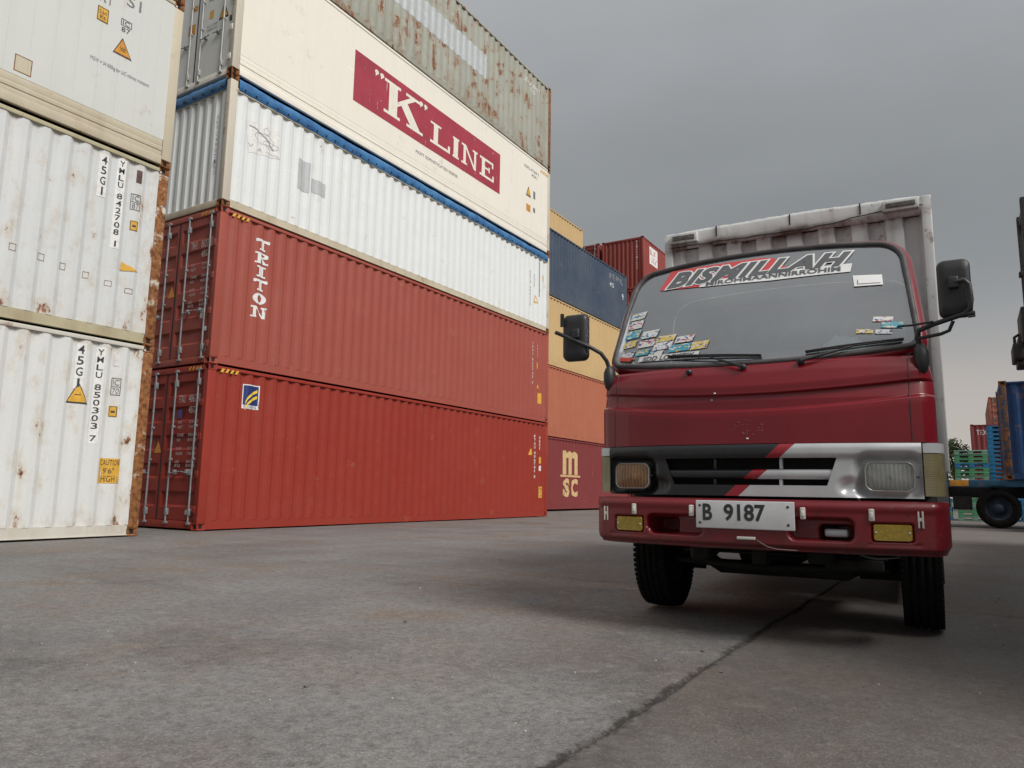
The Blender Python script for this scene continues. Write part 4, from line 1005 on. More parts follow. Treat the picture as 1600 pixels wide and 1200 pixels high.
for sg in (-1, 1):
    rows = []
    for z in zs:
        a_, b_ = (-.812, xe(z, -1)) if sg < 0 else (xe(z, 1), .812)
        rows.append([(a_+(b_-a_)*i/40, gy_(a_+(b_-a_)*i/40, z), z) for i in range(41)])
    m.grid(rows, 0, True)
for z0, z1, n in ((.742, .800, 6), (.942, 1.014, 8)):
    m.grid([[(xe(z, -1)+(xe(z, 1)-xe(z, -1))*i/40, gy_(xe(z, -1)+(xe(z, 1)-xe(z, -1))*i/40, z), z) for i in range(41)] for z in [z0+(z1-z0)*k/n for k in range(n+1)]], 0, True)
# returns of the opening
top = [(xe(.942, -1)+(xe(.942, 1)-xe(.942, -1))*i/20, .942) for i in range(21)]; bot = [(xe(.80, -1)+(xe(.80, 1)-xe(.80, -1))*i/20, .80) for i in range(21)]
loop = bot+[(xe(.80+.142*i/6, 1), .80+.142*i/6) for i in range(1, 6)]+list(reversed(top))+[(xe(.942-.142*i/6, -1), .942-.142*i/6) for i in range(1, 6)]
m.grid([[(x, gy_(x, z)+d, z) for x, z in loop] for d in (0, .05)], 0, False, True)
m.grid([[(x, gy_(x, 1.014)+d, 1.014) for x in [-.812+1.624*i/40 for i in range(41)]] for d in (0, .05)], 0, False)
gf = m.build('grille_frame', M['grille'], TR)
m = MB(); sec = [(.030, -.026), (.004, -.024), (-.004, -.012), (-.006, .008), (.0, .022), (.030, .026)]
m.grid([[(xe(.858, -1)-.01+(xe(.858, 1)-xe(.858, -1)+.02)*i/30, S(xe(.858, -1)+(xe(.858, 1)-xe(.858, -1))*i/30, .858)+.006+dy, .858+dz) for i in range(31)] for dy, dz in sec], 0, True)
m.build('grille_bar', M['grille'], gf)
for x in (-.175, .165):
    m = MB()
    for z0, z1 in ((.884, .945), (.798, .832)): m.cbox((x-.008+.05*(z0-.86), S(x, z0)+.012, z0), (x+.008+.05*(z0-.86), S(x, z0)+.05, z1), .004)
    m.build('grille_strut', M['grille'], gf)
m = MB(); m.box((-.5, .16, .74), (.5, .17, 1.0)); m.build('radiator_screen', M['dark'], TR)
# headlamps
def lens_mat(name, tint, dif, fd):
    t = NT(name); t.t.nodes.remove(t.b)
    a_ = t.n('ShaderNodeBsdfTransparent'); a_.inputs[0].default_value = tint+(1,)
    g_ = t.n('ShaderNodeBsdfGlossy'); g_.inputs['Roughness'].default_value = .06
    d_ = t.n('ShaderNodeBsdfDiffuse'); t.l(t.mix(t.rng(t.noise(16, 6, .65), .35, .7), sc(dif, .6), dif), d_.inputs[0])
    wv = t.n('ShaderNodeTexWave'); wv.inputs['Scale'].default_value = 16; t.l(t.tc.outputs['Object'], wv.inputs['Vector'])
    bp_ = t.n('ShaderNodeBump'); bp_.inputs['Strength'].default_value = .35; bp_.inputs['Distance'].default_value = .004; t.l(wv.outputs[0], bp_.inputs['Height']); t.l(bp_.outputs[0], g_.inputs['Normal']); t.l(bp_.outputs[0], d_.inputs['Normal'])
    f_ = t.n('ShaderNodeFresnel'); t.l(bp_.outputs[0], f_.inputs['Normal'])
    m1 = t.n('ShaderNodeMixShader'); t.l(t.math('ADD', f_.outputs[0], .05), m1.inputs[0]); t.l(a_.outputs[0], m1.inputs[1]); t.l(g_.outputs[0], m1.inputs[2])
    m2 = t.n('ShaderNodeMixShader'); t.l(t.rng(wv.outputs[0], 0, 1, fd*.6, fd*1.3), m2.inputs[0]); t.l(m1.outputs[0], m2.inputs[1]); t.l(d_.outputs[0], m2.inputs[2]); t.l(m2.outputs[0], t.out.inputs[0])
    return t.mat
hlg = lens_mat('headlamp_glass', (.95, .96, .93), (.62, .62, .58), .22)
hla = lens_mat('headlamp_glass_amber', (.95, .60, .34), (.60, .31, .14), .40)
refl = simple('lamp_reflector', (.80, .80, .77), .30, metal=.45, var=.3, scale=20); rim_m = simple('lamp_rim', (.42, .41, .38), .35, metal=.6)
def rrect(cx, cz, hw, hh, r, n=6):
    P = []
    for k, (sx_, sz_) in enumerate(((1, 1), (-1, 1), (-1, -1), (1, -1))):
        for i in range(n+1):
            a = math.pi/2*(k+i/n); P.append((cx+sx_*(hw-r)+r*math.cos(a), cz+sz_*(hh-r)+r*math.sin(a)))
    return P
for sg, gm in ((-1, hla), (1, hlg)):
    cx = sg*HLX; yb = S(HLX, HLZ)+.020
    def slope(x): return .22*sg*(x-cx)
    def loopk(k, y, r=.038): return [(x, yb+y+slope(x), z) for x, z in rrect(cx, HLZ, HW*k, HH*k*1.0 if k > .5 else HH*k, r*k)]
    m = MB(); rows = [loopk(1.0, .01), loopk(1.0, -.016), loopk(.97, -.022), loopk(.93, -.016), loopk(.93, .01)]; m.grid(rows, 0, True, True, flip=False)
    hl = m.build('headlamp', rim_m, TR, fix=True)
    m = MB(); rows = [loopk(k, -.016-.016*(1-k*k)) for k in (.93, .8, .6, .4, .2, .02)]; m.grid(rows, 0, True, True); m.build('lens', gm, hl, fix=True)
    m = MB(); rows = [loopk(k, .075*(1-k*k)+.0) for k in (.93, .75, .55, .35, .15, .02)]; m.grid(rows, 0, True, True); m.build('reflector', refl, hl, fix=True)
    m = MB(); m.lathe([(0, .004), (.004, .014), (.03, .014), (.05, .010)], 'Y', (cx, yb+.01, HLZ), 12); m.build('bulb', simple('bulb_glass', (.7, .7, .68), .3), hl)
    m = MB(); m.lathe([(-.008, .001), (-.006, .006), (.01, .006)], 'Y', (cx+.123*1.0, yb+slope(cx+.12)-.012, HLZ), 8); m.build('adjuster_screw', M['plast'], hl)
# corner lamps wrapped round the edge
def cl_rows(z0, z1, sg, out=.0):
    rows = []
    for z in [z0+(z1-z0)*i/6 for i in range(7)]:
        row = []
        for i in range(15):
            a = i/14
            if a < .35: x = .818+(.86-.818)*(a/.35); y = S(x, .9)-.004-out
            else: an = (a-.35)/.65*math.pi/2; x = .86+.052*math.sin(an); y = S(.86, .9)-.004-out+.11*(1-math.cos(an))+.02*math.sin(an)
            row.append((sg*x, y, z))
        rows.append(row)
    return rows
t = NT('aged_lamp_plastic'); wv = t.n('ShaderNodeTexWave'); wv.inputs['Scale'].default_value = 30; wv.bands_direction = 'Z'; t.l(t.tc.outputs['Object'], wv.inputs['Vector'])
t.col(t.mix(t.rng(t.noise(9, 5), .35, .7), (.215, .180, .085), (.30, .255, .14))); t.set(Roughness=.28, Transmission_Weight=.18, Coat_Weight=.4); t.bump(wv.outputs[0], .25, .003); agedp = t.mat
for sg in (-1, 1):
    for nm, z0, z1, mt in (('corner_lamp', .754, .962, agedp), ('lamp_cap', .966, 1.014, M['silver'])):
        rows = cl_rows(z0, z1, sg); m = MB(); m.grid(rows, 0, True, flip=(sg < 0))
        m.poly([(x, y, z) for x, y, z in rows[0]]+[(sg*.80, .35, z0)]); m.poly([(x, y, z) for x, y, z in rows[-1]]+[(sg*.80, .35, z1)]); m.poly([rows[0][0], rows[-1][0], (sg*.818, .3, z1), (sg*.818, .3, z0)])
        lo = m.build(nm, mt, TR)
        if nm == 'corner_lamp':
            m = MB(); m.box((sg*.818-.004, .16, .752), (sg*.818+.004, .30, 1.012)); m.build('lamp_seal', M['rubber'], lo)
m = MB()
for sg in (-1, 1): m.box((min(sg*.80, sg*.885), .36, .80), (max(sg*.80, sg*.885), 1.60, 1.004))
m.build('cab_skirt', M['tred'], TR)
# bumper
def bump_y(x, z):
    y = PL(x)+.03*sm(.50, .475, z)+.012*sm(.695, .725, z)-.006*sm(.66, .69, z)
    ax = abs(x)
    # air intakes
    d = sdf(x, z, -.395, .583, .155, .048, .03) if x < 0 else sdf(x, z, .350, .583, .145, .052, .03)
    if x < 0 and z < .56: d = max(d, -(x+.54)-(z-.56)*1.2-.0) if x < -.48 else d
    y += .075*sm(.010, -.006, d)
    din = sdf(x, z, -.462, .575, .072, .040, .018) if x < 0 else sdf(x, z, .412, .568, .070, .034, .016)
    y += .16*sm(.006, -.004, din)
    # fog lamp seats
    d = sdf(x, z, math.copysign(.668, x), .577, .090, .044, .012); y += .024*sm(.006, -.005, d)
    y += .004*sm(.012, 0, abs(z-.520))*(1 if .56 < ax < .79 else 0)
    return y
m = MB(); zs = [.470+.255*i/44 for i in range(45)]
def brow(z):
    x_ = .845; rx, ry = .075, .16
    ins = .020*sm(.52, .47, z)
    front = [-x_+2*x_*i/230 for i in range(231)]
    row = [(x, bump_y(x, z), z) for x in front]
    ye = bump_y(x_, z)
    arc = [(x_+(rx-ins)*math.sin(math.pi/2*k/8), ye+.035*k/8+ry*(1-math.cos(math.pi/2*k/8)), z) for k in range(1, 9)]+[(x_+rx-ins, .50, z)]
    return [(-x, y, zz) for x, y, zz in reversed(arc)]+row+arc
m.grid([brow(z) for z in zs], 0, True)
b0 = brow(.470); b1 = brow(.725)
m.grid([[(x*.97, y+.05, .462) for x, y, z in b0], b0], 0, True); m.grid([b1, [(x*.985, y+.07, .728) for x, y, z in b1]], 0, True)
bp = m.build('bumper', M['bump'], TR)
t = NT('fog_lamp_amber'); vo = t.n('ShaderNodeTexVoronoi'); vo.inputs['Scale'].default_value = 60; t.l(t.tc.outputs['Object'], vo.inputs['Vector'])
t.col(t.mix(t.rng(vo.outputs[0], 0, .6), (.46, .32, .03), (.33, .22, .022))); t.set(Roughness=.22, Transmission_Weight=.12, Coat_Weight=.6); t.bump(vo.outputs[0], .2, .002)
for sg in (-1, 1):
    cx = sg*.668; m = MB()
    def lp(k, y, kz=None): return [(x, PL(x)+.010+y, z) for x, z in rrect(cx, .577, .083*k, .039*(kz or k), .012)]
    rows = [lp(1, .02), lp(1, -.008), lp(.96, -.012)]; m.grid(rows, 0, True, True); m.poly(rows[-1]); fo = m.build('fog_lamp', t.mat, TR, fix=True)
    for s2 in (-1, 1):
        m = MB(); m.lathe([(-.003, .001), (-.002, .005), (.004, .005)], 'Y', (cx+s2*.072, PL(cx+s2*.072)-.003, .577), 8); m.build('lamp_screw', M['silver'], fo)
wplast = simple('white_marker_plastic', (.60, .58, .52), .4, var=.15)
for x in (-.632, -.292, .272, .581):
    m = MB(); z = .660; m.cbox((x-.013, PL(x)-.014, z-.030), (x+.013, PL(x)+.004, z+.030), .006); mo = m.build('marker_lamp', wplast, TR)
    m = MB(); m.cbox((x-.007, PL(x)-.019, z-.014), (x+.007, PL(x)-.012, z+.014), .003); m.build('lens', simple('marker_lens', (.74, .73, .70), .2), mo)
for x, z in ((-.822, .630), (.790, .642)):
    m = MB(); y = bump_y(x, z)
    m.cbox((x-.013, y-.008, z-.040), (x-.005, y+.004, z+.040), .002); m.cbox((x+.005, y-.008, z-.040), (x+.013, y+.004, z+.040), .002); m.cbox((x-.006, y-.007, z-.008), (x+.006, y+.004, z+.010), .002); m.build('bracket', wplast, TR)
m = MB(); m.cbox((.36, .085, .545), (.47, .12, .585), .012); m.build('tow_eye', M['silver'], TR)
t = NT('plate_white'); t.col(t.mix(t.rng(t.noise(8, 5), .4, .75), (.60, .61, .62), (.50, .50, .50))); t.set(Roughness=.4)
m = MB(); m.cbox((-.262, -.020, .572), (.236, -.012, .716), .004); pl = m.build('number_plate', t.mat, TR)
pl.location.z = 0
plate_ink = simple('plate_ink', (.03, .03, .033), .5)
def plate_txt(vf, name='plate_lettering'):
    V, F = vf; me = D.meshes.new(name); me.from_pydata([(x, -.0215, z) for x, z in V], [], F); me.update(); return link(name, me, plate_ink, pl)
plate_txt(fit2d(text2d('B', 1, .03), -.225, .612, -.175, .700)); plate_txt(fit2d(text2d('9187', 1, .03), -.115, .612, .095, .700)); 
for x in (-.24, .205):
    for z in (.60, .69):
        m = MB(); m.lathe([(-.004, .001), (-.003, .007), (.004, .007)], 'Y', (x, -.019, z), 8); m.build('plate_screw', M['black_print'], pl)
m = MB(); m.cbox((-.055, -.010, .518), (.040, .02, .534), .005); pll = m.build('plate_lamp', wplast, TR)
m = MB(); m.tube([(.045, .0, .52), (.07, -.012, .505), (.10, -.014, .488), (.15, -.012, .478), (.24, -.006, .476)], .0022, 6); m.build('loose_wire', simple('wire_dull', (.22, .18, .16), .6), TR)
# mirrors
def mirror(sg, hx0, hx1, hz0, hz1, yy, arm, arm2, base):
    m = MB(); m.tube(arm, .0125, 8)
    if arm2: m.tube(arm2, .009, 8)
    ar = m.build('mirror_arm', M['plast'], TR)
    m = MB(); hw, hh = (hx1-hx0)/2, (hz1-hz0)/2; cx, cz = (hx0+hx1)/2, (hz0+hz1)/2
    rows = []
    for k, y in ((.06, -.030), (.6, -.030), (.88, -.026), (.97, -.012), (1, .006), (1, .024), (.97, .030)): rows.append([(x, yy+y, z) for x, z in rrect(cx, cz, hw*k, hh*k if k > .1 else hh*.06, .035*k)])
    m.grid(rows, 0, True, True); mo = m.build('mirror_housing', M['plast'], ar, fix=True)
    m = MB(); m.poly([(x, yy+.0285, z) for x, z in rrect(cx, cz, hw*.97, hh*.97, .033)]); m.build('mirror_glass', simple('mirror_silver', (.8, .8, .8), .05, metal=1.), ar)
    bm_ = MB(); bm_.cbox((cx+base[2]-.022, yy-.055, cz+base[3]-.03), (cx+base[2]+.022, yy-.02, cz+base[3]+.03), .008); bm_.build('mirror_clamp', M['plast'], ar)
    x, z = base[:2]; m = MB(); rows = []
    for k, zz in ((.25, z-.085), (.75, z-.06), (1, z-.02), (1, z+.03), (.7, z+.06), (.4, z+.075)): rows.append([(x+.036*k*math.cos(a), S(x, z)-.006+.045*k*math.sin(a), zz) for a in [2*math.pi*i/14 for i in range(14)]])
    m.grid(rows, 0, True, True); m.poly(rows[0]); m.poly(rows[-1]); m.build('mirror_base', M['plast'], ar)
mirror(1, .928, 1.072, 1.628, 1.922, .15, [(.838, .215, 1.50), (.826, .20, 1.555), (.835, .19, 1.585), (.90, .165, 1.606), (1.03, .115, 1.634), (1.056, .105, 1.655), (1.062, .102, 1.70), (1.058, .10, 1.775), (1.04, .10, 1.80), (1.0, .105, 1.795)], [(.83, .195, 1.545), (.93, .16, 1.553), (.965, .15, 1.565), (.985, .14, 1.61)], (.838, 1.445, -.005, .02))
m = MB(); m.tube([(.74, .17, 1.612), (.80, .175, 1.612), (.90, .150, 1.616)], .006, 6); m.tube([(1.02, .115, 1.632), (1.075, .105, 1.632)], .012, 8); m.tube([(1.045, .10, 1.615), (1.075, .10, 1.618)], .006, 6); m.build('mirror_stay', M['plast'], TR)
mirror(-1, -1.115, -.950, 1.555, 1.850, .13, [(-.838, .215, 1.49), (-.850, .19, 1.55), (-.875, .16, 1.595), (-.92, .12, 1.625), (-1.02, .085, 1.675), (-1.145, .075, 1.735)], None, (-.838, 1.445, .02, .015))
m = MB(); m.box((-1.118, .085, 1.77), (-1.098, .10, 1.852)); m.build('mirror_strap', M['plast'], TR)
# wheels
tyre_m = NT('tyre_rubber'); tyre_m.col(tyre_m.mix(tyre_m.rng(tyre_m.noise(14, 5), .35, .7), (.008, .0077, .0075), (.016, .0153, .0147))); tyre_m.set(Roughness=.9); tyre_m.b.inputs['Specular IOR Level'].default_value = .12; tyre_m.bump(tyre_m.noise(60, 4), .3, .003); tyre_m = tyre_m.mat
rim_g = simple('steel_rim', (.22, .22, .22), .5, metal=.4, var=.3)
def wheel(parent, cx, cy, R=.385, w=.205, face=1, rim=rim_g, lugs=True, nm='wheel'):
    m = MB(); hw = w/2
    prof = [(-hw*.72, R*.60), (-hw*.95, R*.66), (-hw, R*.80), (-hw*.96, R*.90), (-hw*.86, R*.965)]
    for g_ in (-.56, -.19, .19, .56):
        prof += [(hw*(g_-.09), R*(1-.012*g_*g_)), (hw*(g_-.055), R*.972), (hw*(g_+.055), R*.972), (hw*(g_+.09), R*(1-.012*g_*g_))]
    prof += [(hw*.86, R*.965), (hw*.96, R*.90), (hw, R*.80), (hw*.95, R*.66), (hw*.72, R*.60)]
    m.lathe(prof, 'X', (cx, cy, R), 64)
    if lugs:
        for i in range(72):
            a = 2*math.pi*i/72
            for sg in (-1, 1):
                Mx = Matrix.Translation((cx, cy, R)) @ Matrix.Rotation(a, 4, 'X')
                m.box((sg*hw*.84-.014, -.011, R*.945), (sg*hw*.84+.014, .011, R*.982), 0, Mx)
    wo = m.build('tyre', tyre_m, parent)
    m = MB(); f = face
    m.lathe([(f*hw*.70, R*.61), (f*hw*.80, R*.60), (f*hw*.62, R*.55), (f*hw*.15, R*.50), (f*hw*.05, R*.36), (f*hw*.30, R*.30), (f*hw*.55, R*.16), (f*hw*.60, .002)], 'X', (cx, cy, R), 32)
    m.build('rim', rim, wo)
    m = MB(); m.lathe([(-f*hw*.70, R*.61), (-f*hw*.3, R*.5), (-f*hw*.2, .002)], 'X', (cx, cy, R), 24); m.build('brake_drum', M['under'], wo)
    m = MB()
    for i in range(6):
        a = 2*math.pi*i/6; y, z = cy+R*.30*math.cos(a), R+R*.30*math.sin(a); m.lathe([(f*hw*.25, .014), (f*hw*.46, .014), (f*hw*.5, .001)], 'X', (cx, y, z), 6)
    m.build('wheel_nut', rim_g, wo)
    return wo
for sg in (-1, 1):
    wheel(TR, sg*.765+.012, 1.03, face=sg)
    wheel(TR, sg*.80, 4.30, face=sg, lugs=False); wheel(TR, sg*.575, 4.30, face=sg, lugs=False)
# underbody
m = MB(); m.tube([(-.68, 1.03, .40), (-.50, 1.03, .36), (-.38, 1.03, .285), (.38, 1.03, .285), (.50, 1.03, .36), (.68, 1.03, .40)], .045, 8); m.build('front_axle', M['under'], TR)
m = MB(); m.tube([(-.62, .84, .33), (-.1, .82, .305), (.62, .84, .33)], .02, 8); m.build('tie_rod', M['under'], TR)
m = MB(); m.tube([(-.62, 4.3, .40), (.62, 4.3, .40)], .06, 10); bm = bmesh.new(); bmesh.ops.create_icosphere(bm, subdivisions=2, radius=.19); m.addbm(bm, 0, Matrix.Translation((0, 4.3, .40)), True); m.build('rear_axle', M['under'], TR)
for sg in (-1, 1):
    m = MB(); m.cbox((sg*.38-.035, .18, .56), (sg*.38+.035, 5.9, .74), .008); m.build('frame_rail', M['under'], TR)
    m = MB()
    for k in range(4): m.tube([(sg*.42, .50+.02*k, .50+.0*k-.018*k), (sg*.42, 1.03, .375-.016*k+.03), (sg*.42, 1.62-.02*k, .52-.018*k)], .016, 6)
    m.build('leaf_spring', M['under'], TR)
    m = MB(); m.cbox((sg*.50-.05, .93, .44), (sg*.50+.05, 1.10, .62), .02); m.tube([(sg*.58, .90, .36), (sg*.56, .93, .75)], .028, 8); m.build('shock_absorber', M['under'], TR)
    m = MB()
    for k in range(9):
        a0, a1 = math.pi*(.14+.72*k/9), math.pi*(.14+.72*(k+1)/9)
        y0_, z0_, y1_, z1_ = 1.03+.46*math.cos(a0), .40+.46*math.sin(a0), 1.03+.46*math.cos(a1), .40+.46*math.sin(a1)
        m.poly([(sg*.60, y0_, min(z0_, .79)), (sg*.87, y0_, min(z0_, .79)), (sg*.87, y1_, min(z1_, .79)), (sg*.60, y1_, min(z1_, .79))])
    m.build('wheel_arch', M['under'], TR)
m = MB(); m.cbox((-.24, .95, .36), (.22, 1.75, .82), .05); m.cbox((-.17, 1.02, .315), (.12, 1.5, .40), .04); m.cbox((-.20, 1.75, .40), (.20, 2.3, .70), .05); m.build('engine_block', M['under'], TR)
m = MB(); m.cbox((-.50, .45, .44), (.50, .52, .58), .01); m.cbox((-.06, .40, .36), (.02, .52, .50), .01); m.cbox((.22, .50, .37), (.36, .62, .50), .02); m.cbox((-.46, .55, .35), (-.33, .70, .47), .03); m.build('cross_member', M['under'], TR)
m = MB(); m.tube([(.46, .42, .49), (.50, .40, .44), (.58, .38, .425), (.68, .36, .44), (.71, .34, .49)], .004, 6); m.build('hanging_wire', simple('wire_grey', (.13, .13, .12), .6), TR)
m = MB(); m.cbox((-.50, .62, .40), (.62, 2.0, .415), .004); m.cbox((.30, .60, .34), (.60, .95, .40), .01); m.cbox((.42, 1.42, .22), (.90, 1.44, .70), .004); m.cbox((-.90, 1.42, .22), (-.58, 1.44, .70), .004); m.build('shade_guard', M['under'], TR)  # plates added under the cab to darken the ground there
m = MB(); m.tube([(0, 2.3, .50), (0, 4.1, .44)], .045, 10); m.build('drive_shaft', M['under'], TR)
m = MB(); m.cbox((.42, 2.1, .42), (.84, 3.2, .80), .05); m.build('fuel_tank', M['under'], TR)
m = MB(); m.cbox((-.84, 2.3, .45), (-.46, 2.9, .80), .03); m.build('battery_box', M['under'], TR)
for sg in (-1, 1):
    m = MB(); m.cbox((sg*.84-.12, 1.86, .43), (sg*.84+.125, 1.872, .92), .003); m.build('mudguard', simple('mudguard_grey', (.12, .12, .12), .7, var=.3), TR)
for sg in (-1, 1):  # flaps and side guards added to keep light from under the truck
    m = MB(); m.cbox((sg*.70-.24, 4.82, .16), (sg*.70+.24, 4.835, .80), .003); m.build('rear_shade_flap', M['rubber'], TR)
    m = MB(); m.cbox((sg*.93-.02, 2.0, .40), (sg*.93+.02, 3.75, .88), .01); m.build('side_shade_guard', M['under'], TR)
m = MB(); m.lathe([(-.1, .2), (-.1, .36), (.1, .36), (.1, .2)], 'Z', (0, 5.4, .58), 24); m.build('spare_wheel', M['rubber'], TR)
m = MB(); m.cbox((-.34, 2.3, .38), (.34, 3.6, .72), .04); m.build('gearbox', M['under'], TR)
# box body
bx0, bx1, by0, by1, bz0, bz1 = -.985, .985, 1.88, 6.10, .92, 2.925
t = NT('box_white_paint'); n = t.noise(1.7, 6, .6)
col = t.mix(t.rng(n, .35, .7), (.48, .49, .485), (.60, .61, .61)); col = t.mix(t.rng(t.noise(1., 6, .6, stretch=(9, 9, .8)), .50, .76, 0, .55), col, (.20, .17, .14))
ru = t.math('MULTIPLY', t.rng(t.noise(9, 8, .7), .58, .64), t.rng(t.noise(2.3, 4), .48, .6)); col = t.mix(t.math('MULTIPLY', ru, .85), col, (.16, .085, .045))
zz = t.sepobj()[2]; bandr = t.math('MULTIPLY', t.rng(t.math('ABSOLUTE', t.math('SUBTRACT', zz, 2.79)), .07, .01), t.rng(t.noise(6, 8, .7), .46, .60))
col = t.mix(t.math('MULTIPLY', bandr, .85), col, t.mix(t.rng(t.noise(25, 5), .4, .6), (.05, .04, .032), (.20, .11, .055)))
t.col(col); t.set(Roughness=t.rng(t.noise(4, 5), .3, .7, .42, .62)); t.bump(t.noise(11, 6), .25, .010); boxm = t.mat
m = MB(); cb = Corr(.232, .105, .018, .091, .038, u0=-.935, a=-.93, b=.93)
us = [-.925]+[u for u in cb.folds if -.92 < u < .92]+[.925]
m.grid([[(u, by0+.028-cb(u), z) for u in us] for z in (bz0+.1, bz1-.135)], 0, False); bf = m.build('box_front_panel', boxm, TR)
m = MB(); rows = []
for dy, dz in ((.028, .0), (.0, .002), (-.004, .05), (-.004, .11), (.004, .135), (.05, .14)):
    r = []
    for i in range(121):
        x = bx0+.001+(bx1-bx0-.002)*i/120; crown = .022*(1-(x/1.0)**2)
        r.append((x, by0+dy+.006*noise.noise((x*3, dz*9, 2)), bz1-.140+dz+(crown if dz > .06 else 0)+.008*noise.noise((x*2.4, 5, dz*3))+(.005*noise.noise((x*11, 2, 1))+.004*noise.noise((x*31, 4, 1)) if dz > .12 or dz < .004 else 0)))
    rows.append(r)
m.grid(rows, 0, True); hd = m.build('box_header', boxm, TR)
m = MB(); m.tube([(-.93+1.86*i/24, by0-.012, 2.80+.016*noise.noise((i*.7, 1, 1))+(.05*sm(14, 22, i))) for i in range(25)], .004, 5); m.build('box_wire', M['gasket_black'], hd)
m = MB()
for x in (-.55, .02, .52): m.box((x-.004, by0-.009, 2.85), (x+.006, by0-.002, 2.935))
m.build('header_seam', M['gasket_black'], hd)
for sg in (-1, 1):
    m = MB(); m.cbox((min(sg*.985, sg*.918), by0-.004, bz0), (max(sg*.985, sg*.918), by0+.07, bz1-.004), .008); m.build('box_corner_post', boxm, TR)
    m = MB(); cs_ = Corr(.26, .11, .03, .09, .03, u0=1.95, a=1.9, b=6.1); us = [1.95]+[u for u in cs_.folds if 1.96 < u < 6.05]+[6.06]
    m.grid([[(sg*(.970+cs_(u)), u, z) for u in us] for z in (bz0, bz1-.01)], 0, False, flip=(sg < 0)); m.build('box_side_panel', boxm, TR)
m = MB(); m.cbox((bx0+.01, by0+.04, bz0-.06), (bx1-.01, by1, bz0-.005), .01)
for i in range(9): y = 2.1+.47*i; m.box((-.93, y, .745), (.93, y+.06, bz0-.06))
m.build('box_floor', M['under'], TR)
m = MB(); m.cbox((bx0+.012, by0+.05, bz1-.03), (bx1-.012, by1, bz1-.006), .005); m.build('box_roof', boxm, TR)
m = MB(); m.cbox((bx0+.012, by1-.03, bz0), (bx1-.012, by1+.01, bz1-.04), .01); m.build('box_rear_doors', boxm, TR)
for x0, x1, z0, z1 in ((-.925, -.70, 2.822, 2.905), (.672, .905, 2.825, 2.905)):
    m = MB(); m.cbox((x0, by0-.045, z0), (x1, by0+.0, z1), .006); ml = m.build('marker_lamp_box', boxm, TR)
    m = MB(); m.cbox((x0+.02, by0-.052, z0+.022), (x1-.02, by0-.04, z1-.02), .004); m.build('lens', simple('dull_lens', (.10, .09, .085), .35, var=.5, scale=40), ml)
# a face mask left on the dashboard
m = MB(); rows = []
for i in range(9):
    rows.append([(.36+.026*j+.01*noise.noise((i*.7, j*.6, 3)), S(.45, 1.5)+.035+.010*i, 1.490+.115*math.sin(math.pi*i/8)**.7*math.sin(math.pi*(j+.6)/10.2)**.6*(1+.35*noise.noise((i*.5, j*.8, 0)))) for j in range(10)])
m.grid(rows, 0, True)
mk = m.build('face_mask', simple('mask_mint', (.55, .80, .73), .8, var=.12)); mk.location = TO; mk.rotation_euler = (0, 0, TH)
tag(mk, 'mint green face mask lying on the dashboard behind the windscreen', 'mask')

# unseen container, added just right of the frame to shade that side of the yard
container('container', 'dark blue container, unseen, added beyond the right edge to shade the yard', (1.95+W2, 2.7+6.096, 0), 0, HC, 12.192, nav, seed=1, near='front', hardware=False, cast=nav)
# ------------------------------------------------------------------ trailer with blue container, pallets, handler, far things
YT_ = 23.0
tb = cpaint('trailer_blue_paint', (.028, .105, .19), (.05, .15, .24), .6, .35, .3, (.06, .05, .04), .4, .5, 21.)
T2 = thing('trailer', 'blue skeletal trailer with black wheels under the blue container', 'trailer', (0, YT_, 0))
m = MB(); m.cbox((-2.6, .05, 1.06), (7.6, .12, 1.24), .01); m.cbox((-2.6, 2.32, 1.06), (7.6, 2.39, 1.24), .01)
for i in range(11): m.box((-2.55+i*1.0, .12, 1.08), (-2.43+i*1.0, 2.32, 1.2))
m.build('deck_frame', tb, T2)
m = MB(); m.cbox((-2.6, .70, .78), (7.6, .82, 1.05), .01); m.cbox((-2.6, 1.62, .78), (7.6, 1.74, 1.05), .01); m.build('main_beam', M['under'], T2)
m = MB(); m.cbox((-.46, .035, 1.075), (-.03, .052, 1.235), .004); m.build('reflector_plate', M['orange_label'], T2)
hubblue = simple('hub_blue', (.016, .030, .050), .7, var=.4)
for ax_ in (.60, 1.95):
    for yy, fc in ((.16, -1), (2.24, 1)):
        # wheels built along X, turned to run along the trailer
        m = MB(); wr = thing('wheel_mount', 'x', 'x'); D.objects.remove(wr)
        R, hw = .50, .14
        m.lathe([(-hw*.7, R*.58), (-hw, R*.66), (-hw, R*.86), (-hw*.85, R*.97), (-hw*.5, R), (hw*.5, R), (hw*.85, R*.97), (hw, R*.86), (hw, R*.66), (hw*.7, R*.58)], 'Y', (ax_, yy, R), 40); wo = m.build('tyre', tyre_m, T2)
        m = MB(); f = fc*hw; m.lathe([(f*.75, R*.59), (f*.6, R*.55), (f*.1, R*.48), (f*.05, R*.36), (f*.5, R*.28), (f*.9, R*.17), (f*.95, .002)], 'Y', (ax_, yy, R), 24); m.build('hub', hubblue, wo)
for ax_ in (.60, 1.95):
    m = MB(); m.tube([(ax_, .2, .5), (ax_, 2.2, .5)], .07, 8); m.build('axle', M['under'], T2)
    m = MB(); m.grid([[(ax_+.62*math.cos(a), y, .50+.60*math.sin(a)) for a in [math.pi*(.02+.62*i/10)+.25 for i in range(11)]] for y in (0., .34)], 0, True); m.build('mudguard', M['plast'], T2)
m = MB(); m.cbox((-.42, .15, .45), (.02, .6, .80), .02); m.cbox((-.9, .3, .50), (-.5, 1.2, .78), .02); m.build('side_box', M['under'], T2)
m = MB(); m.cbox((-2.35, .3, .0), (-2.2, .45, .80), .01); m.cbox((-2.35, 2.0, .0), (-2.2, 2.15, .80), .01); m.build('landing_leg', M['under'], T2)
